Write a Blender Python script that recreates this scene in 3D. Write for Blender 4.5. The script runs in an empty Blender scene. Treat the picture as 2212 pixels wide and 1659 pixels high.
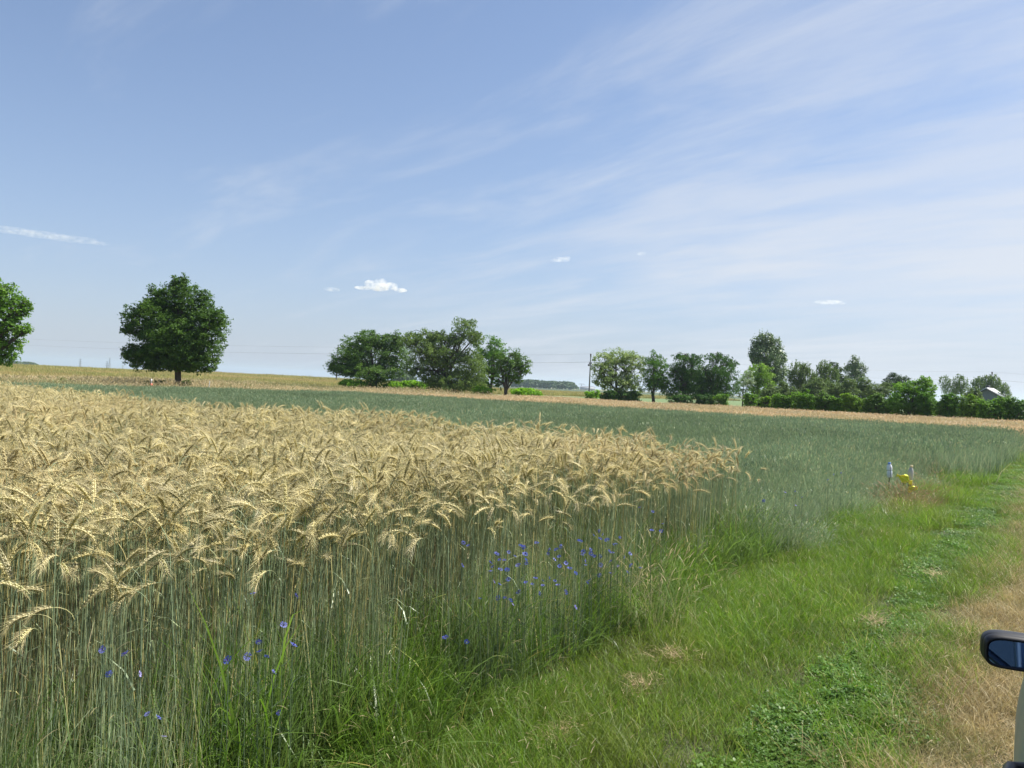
import bpy, math, random
import numpy as np
from mathutils import Matrix, Vector, Euler
R = math.radians
rng = np.random.default_rng(7)
random.seed(7)
SC = bpy.context.scene
COL = SC.collection

# ------------------------------------------------------------------ camera, sky, sun, exposure
# World +Y runs along the farm track, world -X points into the fields. u = along the track, v = into the fields.
CAMZ, F, CX, CY = 1.85, 1755.0, 1106.0, 829.5
YAW, PITCH, ROLL = R(34.9), R(0.1), R(2.5)
cd = bpy.data.cameras.new('camera'); cam = bpy.data.objects.new('camera', cd); COL.objects.link(cam)
cd.sensor_width = 36.0; cd.lens = 36.0 * F / 2212.0; cd.clip_start = 0.05; cd.clip_end = 30000
CM = Matrix.Rotation(YAW, 3, 'Z') @ Matrix.Rotation(math.pi/2 + PITCH, 3, 'X') @ Matrix.Rotation(ROLL, 3, 'Z')
cam.matrix_world = Matrix.Translation((0, 0, CAMZ)) @ CM.to_4x4()
SC.camera = cam

SUN_AZ, SUN_EL = R(38), R(54)          # clockwise from +Y
w = bpy.data.worlds.new('World'); SC.world = w; w.use_nodes = True
def build_world():
    nt = w.node_tree; nt.nodes.clear(); N = nt.nodes.new; L = nt.links.new
    out = N('ShaderNodeOutputWorld'); bg = N('ShaderNodeBackground'); bg.inputs[1].default_value = 0.094
    sky = N('ShaderNodeTexSky'); sky.sky_type = 'NISHITA'; sky.sun_disc = False
    sky.sun_elevation = SUN_EL; sky.sun_rotation = SUN_AZ
    sky.altitude = 150; sky.air_density = 1.0; sky.dust_density = 0.7; sky.ozone_density = 3.0
    tc = N('ShaderNodeTexCoord'); sep = N('ShaderNodeSeparateXYZ'); L(tc.outputs['Generated'], sep.inputs[0])
    def m(op, a, b=None, c=None, clamp=False):
        n = N('ShaderNodeMath'); n.operation = op; n.use_clamp = clamp
        for i, q in enumerate((a, b, c)):
            if q is None: continue
            if isinstance(q, (int, float)): n.inputs[i].default_value = q
            else: L(q, n.inputs[i])
        return n.outputs[0]
    zz = m('MAXIMUM', sep.outputs[2], 0.0)
    den = m('ADD', zz, 0.12)
    px = m('DIVIDE', sep.outputs[0], den); py = m('DIVIDE', sep.outputs[1], den)
    cmb = N('ShaderNodeCombineXYZ'); L(px, cmb.inputs[0]); L(py, cmb.inputs[1])
    # cirrus fibres run about 48 degrees left of the view axis
    az = -34.9 - 50
    def streak(rot, sx, sy, scale, det, rough, dist, off):
        mp = N('ShaderNodeMapping'); mp.vector_type = 'TEXTURE'
        mp.inputs['Rotation'].default_value = (0, 0, R(-rot)); mp.inputs['Scale'].default_value = (sx, sy, 1)
        mp.inputs['Location'].default_value = off
        L(cmb.outputs[0], mp.inputs[0])
        no = N('ShaderNodeTexNoise'); no.inputs['Scale'].default_value = scale; no.inputs['Detail'].default_value = det
        no.inputs['Roughness'].default_value = rough; no.inputs['Distortion'].default_value = dist
        L(mp.outputs[0], no.inputs['Vector']); return no.outputs[0]
    fib = streak(az, 1.0, 4.5, 1.6, 8, 0.62, 0.5, (0.3, 0.1, 0))
    fib2 = streak(az+14, 1.0, 3.0, 4.2, 6, 0.6, 0.8, (2.3, 1.1, 0))
    big = streak(az, 1.0, 1.8, 0.55, 3, 0.5, 0.3, (5.2, 3.1, 0))
    # the veil thickens towards the sunny side
    sd = (math.sin(SUN_AZ), math.cos(SUN_AZ))
    side = m('ADD', m('MULTIPLY', sep.outputs[0], sd[0]), m('MULTIPLY', sep.outputs[1], sd[1]))
    side = m('MULTIPLY_ADD', side, 0.5, 0.5, True)
    cov = m('ADD', m('MULTIPLY', fib, 0.75), m('MULTIPLY', fib2, 0.25))
    cov = m('ADD', cov, m('MULTIPLY', m('SUBTRACT', big, 0.5), 0.9))
    cov = m('ADD', cov, m('MULTIPLY', m('SUBTRACT', side, 0.76), 0.95))
    mr = N('ShaderNodeMapRange'); mr.interpolation_type = 'SMOOTHSTEP'
    mr.inputs['From Min'].default_value = 0.36; mr.inputs['From Max'].default_value = 0.74
    L(cov, mr.inputs['Value'])
    soft = N('ShaderNodeMapRange'); soft.interpolation_type = 'SMOOTHSTEP'; soft.inputs['From Min'].default_value = 0.45; soft.inputs['From Max'].default_value = 0.78
    wis = streak(az+6, 1.0, 3.2, 2.6, 9, 0.6, 0.35, (7.3, 4.4, 0))
    L(m('ADD', m('ADD', m('MULTIPLY', wis, 0.8), m('MULTIPLY', big, 0.35)), m('MULTIPLY', m('SUBTRACT', side, 0.70), 0.62)), soft.inputs['Value'])
    fac = m('MAXIMUM', m('MULTIPLY', mr.outputs[0], 0.80), m('MULTIPLY', soft.outputs[0], 0.55))
    # even whitish milk of summer air, more of it low down
    low = m('POWER', m('SUBTRACT', 1.0, zz, None, True), 5.0)
    veil = m('ADD', m('MULTIPLY', low, 0.62), 0.07)
    veil = m('ADD', veil, m('MULTIPLY', m('POWER', side, 3.0), 0.12))
    mix0 = N('ShaderNodeMix'); mix0.data_type = 'RGBA'; L(veil, mix0.inputs[0])
    L(sky.outputs[0], mix0.inputs[6]); mix0.inputs[7].default_value = (2.85, 3.1, 4.35, 1)
    mix = N('ShaderNodeMix'); mix.data_type = 'RGBA'; L(fac, mix.inputs[0])
    L(mix0.outputs[2], mix.inputs[6]); mix.inputs[7].default_value = (5.1, 5.3, 5.7, 1)
    L(mix.outputs[2], bg.inputs[0]); L(bg.outputs[0], out.inputs[0])
build_world()
sl = bpy.data.lights.new('sun', 'SUN'); sl.energy = 5.0; sl.angle = R(0.6); sl.color = (1.0, 0.95, 0.86)
so = bpy.data.objects.new('sun', sl); COL.objects.link(so)
sdir = Vector((math.sin(SUN_AZ)*math.cos(SUN_EL), math.cos(SUN_AZ)*math.cos(SUN_EL), math.sin(SUN_EL)))
so.rotation_euler = sdir.to_track_quat('Z', 'Y').to_euler(); so.location = (0, 0, 60)
SC.view_settings.view_transform = 'Standard'; SC.view_settings.look = 'None'
SC.view_settings.exposure = 0.7; SC.view_settings.gamma = 1.0; SC.view_settings.use_curve_mapping = False
SC.render.engine = 'CYCLES'
SC.cycles.max_bounces = 6; SC.cycles.transparent_max_bounces = 8; SC.cycles.volume_bounces = 2; SC.cycles.diffuse_bounces = 3; SC.cycles.glossy_bounces = 3

# ------------------------------------------------------------------ helpers
def tag(o, label=None, cat=None, group=None, kind=None):
    if label: o['label'] = label
    if cat: o['category'] = cat
    if group: o['group'] = group
    if kind: o['kind'] = kind
    return o
def link(name, me, parent=None, loc=None):
    o = bpy.data.objects.new(name, me); COL.objects.link(o)
    if loc is not None: o.location = loc
    if parent: o.parent = parent
    return o
def empty(name, loc, rz=0.0):
    o = bpy.data.objects.new(name, None); COL.objects.link(o); o.location = loc; o.rotation_euler = (0, 0, rz)
    o.empty_display_size = 0.2
    return o
def ray(px, py):
    d = CM @ Vector(((px-CX)/F, -(py-CY)/F, -1.0)); return d
def horizon(px): return 832.4 + (px-CX)*math.tan(ROLL)
def at(px, py, D):
    "point seen at (px, py) at a distance D along the camera axis"
    d = ray(px, py); return Vector((0, 0, CAMZ)) + d*D
def base_at(px, D):
    p = at(px, horizon(px), D); return Vector((p.x, p.y, 0))
def on_v(px, py, v):
    d = ray(px, py); t = -v/d.x; return Vector((0, 0, CAMZ)) + d*t

def mesh_np(name, V, faces, mats=(), attrs=None, mi=None, smooth=False):
    "faces: list of (M,k) int arrays"
    me = bpy.data.meshes.new(name)
    V = np.asarray(V, np.float32).reshape(-1, 3)
    me.vertices.add(len(V)); me.vertices.foreach_set('co', V.ravel())
    faces = [f for f in faces if len(f)]
    loops = np.concatenate([f.ravel() for f in faces]).astype(np.int32)
    tot = np.concatenate([np.full(len(f), f.shape[1], np.int32) for f in faces])
    st = np.concatenate([[0], np.cumsum(tot)[:-1]]).astype(np.int32)
    me.loops.add(len(loops)); me.loops.foreach_set('vertex_index', loops)
    me.polygons.add(len(tot)); me.polygons.foreach_set('loop_start', st); me.polygons.foreach_set('loop_total', tot)
    if mi is not None: me.polygons.foreach_set('material_index', np.asarray(mi, np.int32))
    if smooth: me.polygons.foreach_set('use_smooth', np.ones(len(tot), bool))
    for m_ in mats: me.materials.append(m_)
    if attrs:
        for k, a in attrs.items():
            at_ = me.attributes.new(k, 'FLOAT', 'POINT'); at_.data.foreach_set('value', np.asarray(a, np.float32))
    me.update(calc_edges=True); me.validate()
    return me

class Geo:
    def __init__(s): s.V = []; s.Fs = []; s.t = []; s.c = []; s.mi = []; s.n = 0
    def add(s, V, Fc, t=None, c=None, mi=0):
        V = np.asarray(V, float).reshape(-1, 3); Fc = np.asarray(Fc, int)
        n = len(V); s.V.append(V); s.Fs.append(Fc + s.n); s.n += n
        s.t.append(np.full(n, 0.5) if t is None else np.broadcast_to(t, (n,)))
        s.c.append(np.full(n, rng.random()) if c is None else np.broadcast_to(c, (n,)))
        s.mi.append(np.full(len(Fc), mi))
    def addg(s, g, M=None):
        for V, Fc, t, c, mi in zip(g.V, g.Fs, g.t, g.c, g.mi):
            pass
        V = np.concatenate(g.V)
        if M is not None: V = V @ np.array(M.to_3x3()).T + np.array(M.translation)
        s.V.append(V); s.t.append(np.concatenate(g.t)); s.c.append(np.concatenate(g.c))
        for Fc, mi in zip(g.Fs, g.mi): s.Fs.append(Fc + s.n); s.mi.append(mi)
        s.n += len(V)
    def mesh(s, name, mats, smooth=False):
        V = np.concatenate(s.V)
        return mesh_np(name, V, s.Fs, mats, {'t': np.concatenate(s.t), 'tint': np.concatenate(s.c)}, np.concatenate(s.mi), smooth)

def ribbons(P0, az, H, lean, curl, W, face, segs=3, tip=0.08, power=1.6):
    n = len(P0); az, H, lean, curl, W, face = [np.broadcast_to(a, (n,)).astype(float) for a in (az, H, lean, curl, W, face)]
    t = np.linspace(0, 1, segs+1); pos = np.zeros((n, segs+1, 3)); pos[:, 0] = P0
    for k in range(segs):
        th = lean + curl*(t[k]+t[k+1])/2; st = H/segs
        d = np.stack([np.sin(th)*np.cos(az), np.sin(th)*np.sin(az), np.cos(th)], 1)
        pos[:, k+1] = pos[:, k] + d*st[:, None]
    wv = np.stack([-np.sin(face), np.cos(face), np.zeros(n)], 1)
    wt = (1-(1-tip)*t**power)
    off = wv[:, None, :]*(W[:, None]*wt[None, :]*0.5)[:, :, None]
    V = np.stack([pos-off, pos+off], 2).reshape(-1, 3)
    b = (np.arange(n)*(segs+1)*2)[:, None] + (np.arange(segs)*2)[None, :]
    b = b.ravel(); Fc = np.stack([b, b+1, b+3, b+2], 1)
    T = np.broadcast_to(t[None, :, None], (n, segs+1, 2)).ravel()
    C = np.repeat(rng.random(n), (segs+1)*2)
    return V, Fc, T, C, pos

def tube(path, rad, sides=6, cap=True):
    path = np.asarray(path, float); m = len(path); rad = np.broadcast_to(rad, (m,))
    tan = np.gradient(path, axis=0); tan /= np.linalg.norm(tan, axis=1)[:, None]+1e-9
    up = np.array([0.13, 0.97, 0.2]); V = []
    for i in range(m):
        a = np.cross(tan[i], up); a /= np.linalg.norm(a)+1e-9; b = np.cross(tan[i], a)
        ang = np.arange(sides)*2*math.pi/sides
        V.append(path[i] + rad[i]*(np.cos(ang)[:, None]*a + np.sin(ang)[:, None]*b))
    V = np.concatenate(V); Fc = []
    for i in range(m-1):
        for k in range(sides):
            k2 = (k+1) % sides; Fc.append((i*sides+k, i*sides+k2, (i+1)*sides+k2, (i+1)*sides+k))
    return V, np.array(Fc)
def boxg(c, s, rz=0.0):
    c = np.array(c, float); s = np.array(s, float)/2
    V = np.array([[x, y, z] for x in (-1, 1) for y in (-1, 1) for z in (-1, 1)])*s
    cr, sr = math.cos(rz), math.sin(rz); V = V @ np.array([[cr, sr, 0], [-sr, cr, 0], [0, 0, 1]]) + c
    return V, np.array([(0, 1, 3, 2), (4, 6, 7, 5), (0, 4, 5, 1), (2, 3, 7, 6), (0, 2, 6, 4), (1, 5, 7, 3)])
def lathe(prof, sides=20, c=(0, 0, 0), sx=1.0, sy=1.0):
    V = []; m = len(prof)
    for r, z in prof:
        for k in range(sides):
            a = 2*math.pi*k/sides; V.append((c[0]+r*sx*math.cos(a), c[1]+r*sy*math.sin(a), c[2]+z))
    Fc = [(i*sides+k, i*sides+(k+1) % sides, (i+1)*sides+(k+1) % sides, (i+1)*sides+k) for i in range(m-1) for k in range(sides)]
    return np.array(V), np.array(Fc)

# ------------------------------------------------------------------ materials
def plain(name, col, rough=0.6, metal=0.0, **kw):
    m = bpy.data.materials.new(name); m.use_nodes = True; b = m.node_tree.nodes['Principled BSDF']
    b.inputs['Base Color'].default_value = (*col, 1); b.inputs['Roughness'].default_value = rough; b.inputs['Metallic'].default_value = metal
    for k, v in kw.items(): b.inputs[k].default_value = v
    return m
def noisy(name, c1, c2, scale=5.0, rough=0.7, bump=0.0, metal=0.0, detail=6, stretch=(1, 1, 1), coord='Object', c3=None):
    m = plain(name, c1, rough, metal); nt = m.node_tree; N = nt.nodes.new; L = nt.links.new; b = nt.nodes['Principled BSDF']
    tc = N('ShaderNodeTexCoord'); mp = N('ShaderNodeMapping'); mp.inputs['Scale'].default_value = stretch
    L(tc.outputs[coord], mp.inputs[0]); no = N('ShaderNodeTexNoise'); no.inputs['Scale'].default_value = scale
    no.inputs['Detail'].default_value = detail; no.inputs['Roughness'].default_value = 0.62; L(mp.outputs[0], no.inputs['Vector'])
    cr = N('ShaderNodeValToRGB'); e = cr.color_ramp.elements; e[0].position = 0.32; e[1].position = 0.68
    e[0].color = (*c1, 1); e[1].color = (*c2, 1)
    if c3: x = e.new(0.5); x.color = (*c3, 1)
    L(no.outputs[0], cr.inputs[0]); L(cr.outputs[0], b.inputs['Base Color'])
    if bump:
        bp = N('ShaderNodeBump'); bp.inputs['Strength'].default_value = bump; bp.inputs['Distance'].default_value = 0.05
        L(no.outputs[0], bp.inputs['Height']); L(bp.outputs[0], b.inputs['Normal'])
    return m
def plant(name, cols, basecol=None, patch=None, patch_scale=0.6, patch_lo=0.45, patch_hi=0.62, trans=0.35, rough=0.5, spec=0.3, baset=0.55, island=False, mval=0.25):
    "colour from a ramp over each blade's or leaf's own number; the stalk base has its own colour; patches of another kind"
    m = bpy.data.materials.new(name); m.use_nodes = True; nt = m.node_tree; N = nt.nodes.new; L = nt.links.new
    b = nt.nodes['Principled BSDF']; out = nt.nodes['Material Output']
    if island: g = N('ShaderNodeNewGeometry'); src = g.outputs['Random Per Island']
    else: a = N('ShaderNodeAttribute'); a.attribute_name = 'tint'; src = a.outputs['Fac']
    cr = N('ShaderNodeValToRGB'); e = cr.color_ramp.elements
    while len(e) < len(cols): e.new(0.5)
    for i, (p, c) in enumerate(cols): e[i].position = p; e[i].color = (*c, 1)
    L(src, cr.inputs[0]); col = cr.outputs[0]
    geo = N('ShaderNodeNewGeometry')
    if patch is not None:
        no = N('ShaderNodeTexNoise'); no.inputs['Scale'].default_value = patch_scale; no.inputs['Detail'].default_value = 4
        L(geo.outputs['Position'], no.inputs['Vector'])
        mr = N('ShaderNodeMapRange'); mr.inputs['From Min'].default_value = patch_lo; mr.inputs['From Max'].default_value = patch_hi; L(no.outputs[0], mr.inputs['Value'])
        mx = N('ShaderNodeMix'); mx.data_type = 'RGBA'; L(mr.outputs[0], mx.inputs[0]); L(col, mx.inputs[6]); mx.inputs[7].default_value = (*patch, 1); col = mx.outputs[2]
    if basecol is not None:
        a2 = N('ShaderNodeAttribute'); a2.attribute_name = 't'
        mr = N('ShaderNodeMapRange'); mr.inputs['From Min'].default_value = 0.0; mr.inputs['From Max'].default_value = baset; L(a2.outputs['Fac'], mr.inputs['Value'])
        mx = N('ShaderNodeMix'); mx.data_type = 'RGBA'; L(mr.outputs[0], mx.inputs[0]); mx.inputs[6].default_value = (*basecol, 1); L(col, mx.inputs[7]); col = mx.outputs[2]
    # slight natural drift of value from plant to plant
    oi = N('ShaderNodeObjectInfo'); mv = N('ShaderNodeMapRange'); mv.inputs['To Min'].default_value = 1-mval; mv.inputs['To Max'].default_value = 1+mval
    L(oi.outputs['Random'], mv.inputs['Value']); hs = N('ShaderNodeHueSaturation'); L(mv.outputs[0], hs.inputs['Value']); L(col, hs.inputs['Color']); col = hs.outputs[0]
    L(col, b.inputs['Base Color']); b.inputs['Roughness'].default_value = rough
    b.inputs['Specular IOR Level'].default_value = spec
    tr = N('ShaderNodeBsdfTranslucent'); hs2 = N('ShaderNodeHueSaturation'); hs2.inputs['Value'].default_value = 1.25; hs2.inputs['Saturation'].default_value = 1.1
    L(col, hs2.inputs['Color']); L(hs2.outputs[0], tr.inputs[0])
    ms = N('ShaderNodeMixShader'); ms.inputs[0].default_value = trans
    L(b.outputs[0], ms.inputs[1]); L(tr.outputs[0], ms.inputs[2]); L(ms.outputs[0], out.inputs[0])
    return m

# ------------------------------------------------------------------ scatter (uncountable plants only)
VARS = 0
def variants(meshes, nm):
    c = bpy.data.collections.new('source_' + nm)
    for i, me in enumerate(meshes):
        o = bpy.data.objects.new('%s_%02d' % (nm, i), me); c.objects.link(o)
    return c, len(meshes)
def scatter(name, P, rot, scl, src, label, cat):
    c, nv = src; P = np.asarray(P, np.float32); n = len(P)
    me = bpy.data.meshes.new(name); me.vertices.add(n); me.vertices.foreach_set('co', P.ravel())
    a = me.attributes.new('rot', 'FLOAT_VECTOR', 'POINT'); a.data.foreach_set('vector', np.asarray(rot, np.float32).ravel())
    a = me.attributes.new('scl', 'FLOAT_VECTOR', 'POINT'); a.data.foreach_set('vector', np.asarray(scl, np.float32).ravel())
    a = me.attributes.new('vid', 'INT', 'POINT'); a.data.foreach_set('value', rng.integers(0, nv, n).astype(np.int32))
    o = link(name, me); tag(o, label, cat, kind='stuff')
    ng = bpy.data.node_groups.new('scatter_' + name, 'GeometryNodeTree')
    ng.interface.new_socket('Geometry', in_out='INPUT', socket_type='NodeSocketGeometry')
    ng.interface.new_socket('Geometry', in_out='OUTPUT', socket_type='NodeSocketGeometry')
    N = ng.nodes.new; L = ng.links.new
    gi = N('NodeGroupInput'); go = N('NodeGroupOutput'); ci = N('GeometryNodeCollectionInfo'); ci.inputs['Collection'].default_value = c
    ci.inputs['Separate Children'].default_value = True; ci.inputs['Reset Children'].default_value = True
    ip = N('GeometryNodeInstanceOnPoints'); ip.inputs['Pick Instance'].default_value = True
    def na(nm_, dt):
        q = N('GeometryNodeInputNamedAttribute'); q.data_type = dt; q.inputs['Name'].default_value = nm_; return q.outputs['Attribute']
    er = N('FunctionNodeEulerToRotation')
    L(gi.outputs[0], ip.inputs['Points']); L(ci.outputs[0], ip.inputs['Instance'])
    L(na('vid', 'INT'), ip.inputs['Instance Index']); L(na('rot', 'FLOAT_VECTOR'), er.inputs[0]); L(er.outputs[0], ip.inputs['Rotation'])
    L(na('scl', 'FLOAT_VECTOR'), ip.inputs['Scale']); L(ip.outputs[0], go.inputs[0])
    md = o.modifiers.new('scatter', 'NODES'); md.node_group = ng
    return o
def region(u0, u1, v0, v1, step, jit=0.5, margin=6.0):
    "jittered grid of (u, v) within the strip, kept where the camera (with a few metres of freedom) can see"
    us = np.arange(u0, u1, step); vs = np.arange(v0, v1, step); U, Vv = np.meshgrid(us, vs); U = U.ravel(); Vv = Vv.ravel()
    U = U + (rng.random(len(U))-0.5)*2*jit*step; Vv = Vv + (rng.random(len(Vv))-0.5)*2*jit*step
    X, Y = -Vv, U
    fx, fy = -math.sin(YAW), math.cos(YAW); dep = X*fx + Y*fy; lat = X*fy - Y*fx
    k = (dep > -1.5) & (np.abs(lat) < dep*0.66 + margin) & (U > u0-0.01*step) & (U < u1) & (Vv > v0) & (Vv < v1)
    return U[k], Vv[k]
def uvP(U, Vv, z=0.0): return np.stack([-Vv, U, np.full(len(U), z) if np.isscalar(z) else z], 1)
def rz(n, tilt=0.06): return np.stack([rng.normal(0, tilt, n), rng.normal(0, tilt, n), rng.random(n)*6.283], 1)
def sc(n, lo, hi, zlo=None, zhi=None):
    s = lo+(hi-lo)*rng.random(n); z = s if zlo is None else zlo+(zhi-zlo)*rng.random(n); return np.stack([s, s, z], 1)
def vnoise(U, Vv, f, seed):
    r = np.random.default_rng(seed); s = 0
    for k in range(5):
        a = r.random()*6.28; ff = f*(0.6+1.2*r.random()); s = s + np.sin((U*math.cos(a)+Vv*math.sin(a))*ff + r.random()*6.28)
    return s/2.2

# ------------------------------------------------------------------ ground sheets
def sheet(name, u0, u1, v0, v1, z, mat, label=None, nu=1, nv=1):
    us = np.linspace(u0, u1, nu+1); vs = np.linspace(v0, v1, nv+1)
    V = [(-b, a, z) for a in us for b in vs]; Fc = [(i*(nv+1)+j, (i+1)*(nv+1)+j, (i+1)*(nv+1)+j+1, i*(nv+1)+j+1) for i in range(nu) for j in range(nv)]
    o = link(name, mesh_np(name, V, [np.array(Fc)], [mat])); o['kind'] = 'structure'
    if label: o['label'] = label
    return o
M_ground = noisy('meadow_ground', (0.15, 0.165, 0.06), (0.29, 0.25, 0.13), 0.05, 0.95, detail=12, c3=(0.20, 0.20, 0.08))
M_soil = noisy('field_soil', (0.05, 0.045, 0.028), (0.11, 0.09, 0.055), 3.0, 0.95, 0.5, detail=10)
M_green_soil = noisy('green_field_soil', (0.07, 0.09, 0.06), (0.10, 0.115, 0.075), 2.0, 0.95, 0.4, detail=10)
M_gold_soil = noisy('golden_field_soil', (0.16, 0.11, 0.05), (0.26, 0.18, 0.085), 1.5, 0.95, 0.4, detail=10)
M_verge_soil = noisy('verge_soil', (0.045, 0.06, 0.02), (0.10, 0.095, 0.045), 4.0, 0.95, 0.5, detail=10)
M_track = noisy('track_soil', (0.20, 0.155, 0.09), (0.36, 0.29, 0.18), 9.0, 0.95, 0.8, detail=14, c3=(0.27, 0.215, 0.13))
M_far_green = noisy('far_green_crop', (0.11, 0.17, 0.055), (0.14, 0.20, 0.07), 0.08, 0.95, detail=8, stretch=(1, 6, 1))
M_far_dark = noisy('far_maize_crop', (0.05, 0.075, 0.03), (0.07, 0.095, 0.035), 0.2, 0.95, detail=8)
M_far_pale = noisy('far_pale_crop', (0.17, 0.175, 0.09), (0.23, 0.21, 0.12), 0.05, 0.95, detail=8)
# one big disc to the horizon
def disc():
    rad = [0, 30, 100, 300, 900, 2500, 6500]; V = [(0, 0, 0)]; Fq = []; Ft = []; s = 48
    for r_ in rad[1:]:
        for k in range(s): V.append((r_*math.cos(2*math.pi*k/s), r_*math.sin(2*math.pi*k/s), 0))
    for k in range(s): Ft.append((0, 1+k, 1+(k+1) % s))
    for i in range(len(rad)-2):
        for k in range(s): a = 1+i*s; Fq.append((a+k, a+s+k, a+s+(k+1) % s, a+(k+1) % s))
    o = link('ground', mesh_np('ground', V, [np.array(Ft), np.array(Fq)], [M_ground])); o['kind'] = 'structure'
disc()
U_RYE, U_GRN, U_GLD, V_END, V_EDGE = 9.4, 43.5, 66.0, 45.5, 2.85
sheet('field_soil', -12, U_RYE, V_EDGE-0.2, V_END, 0.008, M_soil, 'dark soil under the near rye')
sheet('field_soil', U_RYE, U_GRN, 1.9, V_END, 0.010, M_green_soil, 'soil under the blue-green cereal strip')
sheet('field_soil', U_GRN, U_GLD, 1.9, V_END-2, 0.012, M_gold_soil, 'soil under the far golden strip')
sheet('verge', -12, 120, -1.9, 2.9, 0.004, M_verge_soil, 'grassy verge between track and fields', 10, 1)
sheet('track', -12, 120, -0.7, 0.05, 0.014, M_track, 'dry wheel rut of the farm track', 10, 1)
sheet('far_field', 112, 420, -60, 200, 0.05, M_far_green, 'bright green crop far behind the trees')
sheet('far_field', 420, 900, -400, 900, 0.08, M_far_dark, 'dark green crop strip near the horizon')
sheet('far_field', 900, 2400, -1200, 2500, 0.11, M_far_pale, 'pale field at the horizon')

# ------------------------------------------------------------------ rye
M_stem = plant('rye_stem', [(0.0, (0.226, 0.298, 0.159)), (0.45, (0.312, 0.392, 0.241)), (0.8, (0.389, 0.417, 0.203)), (1.0, (0.624, 0.517, 0.216))], basecol=(0.312, 0.282, 0.114), baset=0.25, trans=0.15, rough=0.4, spec=0.5)
M_ear = plant('rye_ear', [(0.0, (0.37, 0.33, 0.15)), (0.4, (0.55, 0.49, 0.23)), (0.8, (0.76, 0.69, 0.42)), (1.0, (0.44, 0.45, 0.19))], patch=(0.56, 0.44, 0.21), patch_scale=0.35, patch_lo=0.5, patch_hi=0.75, trans=0.22, rough=0.45, spec=0.5)
M_awn = plant('rye_awn', [(0.0, (0.54, 0.47, 0.24)), (1.0, (0.72, 0.64, 0.39))], trans=0.4, rough=0.4)
M_dry = plant('dry_leaf', [(0.0, (0.32, 0.20, 0.10)), (0.6, (0.48, 0.34, 0.17)), (1.0, (0.22, 0.12, 0.06))], trans=0.3, rough=0.7)
def stalk(h, az, nod, lean):
    "returns (stem Geo, ear Geo): a straight straw that bends over into a nodding bearded ear"
    st, er = Geo(), Geo()
    d2 = np.array([math.cos(az), math.sin(az), 0]); P = [np.zeros(3)]; th = lean; hb = h-0.05
    for k in range(5): P.append(P[-1] + (hb/5)*(math.sin(th)*d2 + math.cos(th)*np.array([0, 0, 1])))
    th0 = th; neck = 4; bend = nod*0.55
    for k in range(neck): th = th0+bend*(k+1)/neck; P.append(P[-1] + 0.028*(math.sin(th)*d2 + math.cos(th)*np.array([0, 0, 1])))
    V, Fc = tube(P, np.concatenate([np.linspace(0.0024, 0.0017, 6), np.full(neck, 0.0014)]), 3)
    c = rng.random(); st.add(V, Fc, np.repeat(np.linspace(0, 1, len(P)), 3), c, 0)
    el = 0.080+0.052*rng.random(); m = 11; Q = [P[-1]]; th1 = th
    for k in range(m): th = th1 + nod*0.45*((k+1)/m); Q.append(Q[-1] + (el/m)*(math.sin(th)*d2 + math.cos(th)*np.array([0, 0, 1])))
    Q = np.array(Q); T = np.gradient(Q, axis=0); T /= np.linalg.norm(T, axis=1)[:, None]
    S = np.array([-d2[1], d2[0], 0]); ce = rng.random()
    V, Fc = tube(Q, np.linspace(0.003, 0.0015, m+1), 4); er.add(V, Fc, 0.5, ce*0.4, 0)
    for k in range(m+1):
        Nn = np.cross(T[k], S); fat = 0.55+0.6*math.sin(math.pi*(0.12+0.8*k/m))
        for j, sd in enumerate((S, -S, Nn, -Nn)):
            if (k+j) % 2 and j > 1: continue
            d = T[k]*0.92 + sd*0.36; d /= np.linalg.norm(d); a = np.cross(d, T[k]+0.01); a /= np.linalg.norm(a)+1e-9; b_ = np.cross(d, a)
            p0 = Q[k] + sd*0.0026; L_ = 0.016*fat; wd = 0.0036*fat
            mid = p0+d*L_*0.45
            V = np.array([p0, mid+a*wd, mid+b_*wd, mid-a*wd, mid-b_*wd, p0+d*L_])
            Fc = np.array([(0, 1, 2), (0, 2, 3), (0, 3, 4), (0, 4, 1), (5, 2, 1), (5, 3, 2), (5, 4, 3), (5, 1, 4)])
            er.add(V, Fc, 0.5, np.clip(ce*0.8+0.2*rng.random(), 0, 1), 0)
            tip = p0+d*L_; da = T[k]*0.93 + sd*(0.25+0.2*rng.random()) + rng.normal(0, 0.09, 3); da /= np.linalg.norm(da); al = 0.035+0.04*rng.random()
            ww = np.cross(da, [0.3, 0.5, 0.8])*0.00085
            V = np.array([tip-ww, tip+ww, tip+da*al]); er.add(V, np.array([(0, 1, 2)]), 1.0, rng.random(), 1)
            da = da + rng.normal(0, 0.14, 3); V = np.array([tip-ww*0.8, tip+ww*0.8, tip+da*al*0.8]); er.add(V, np.array([(0, 1, 2)]), 1.0, rng.random(), 1)
    return st, er
PRO = []
for i in range(30):
    upright = rng.random() < 0.08
    nod = (0.35+0.5*rng.random()) if upright else (1.1+1.5*rng.random())
    PRO.append((1.02+0.2*rng.random(), stalk(1.02+0.2*rng.random(), 0.0, nod, 0.02+0.07*rng.random())))
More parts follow.
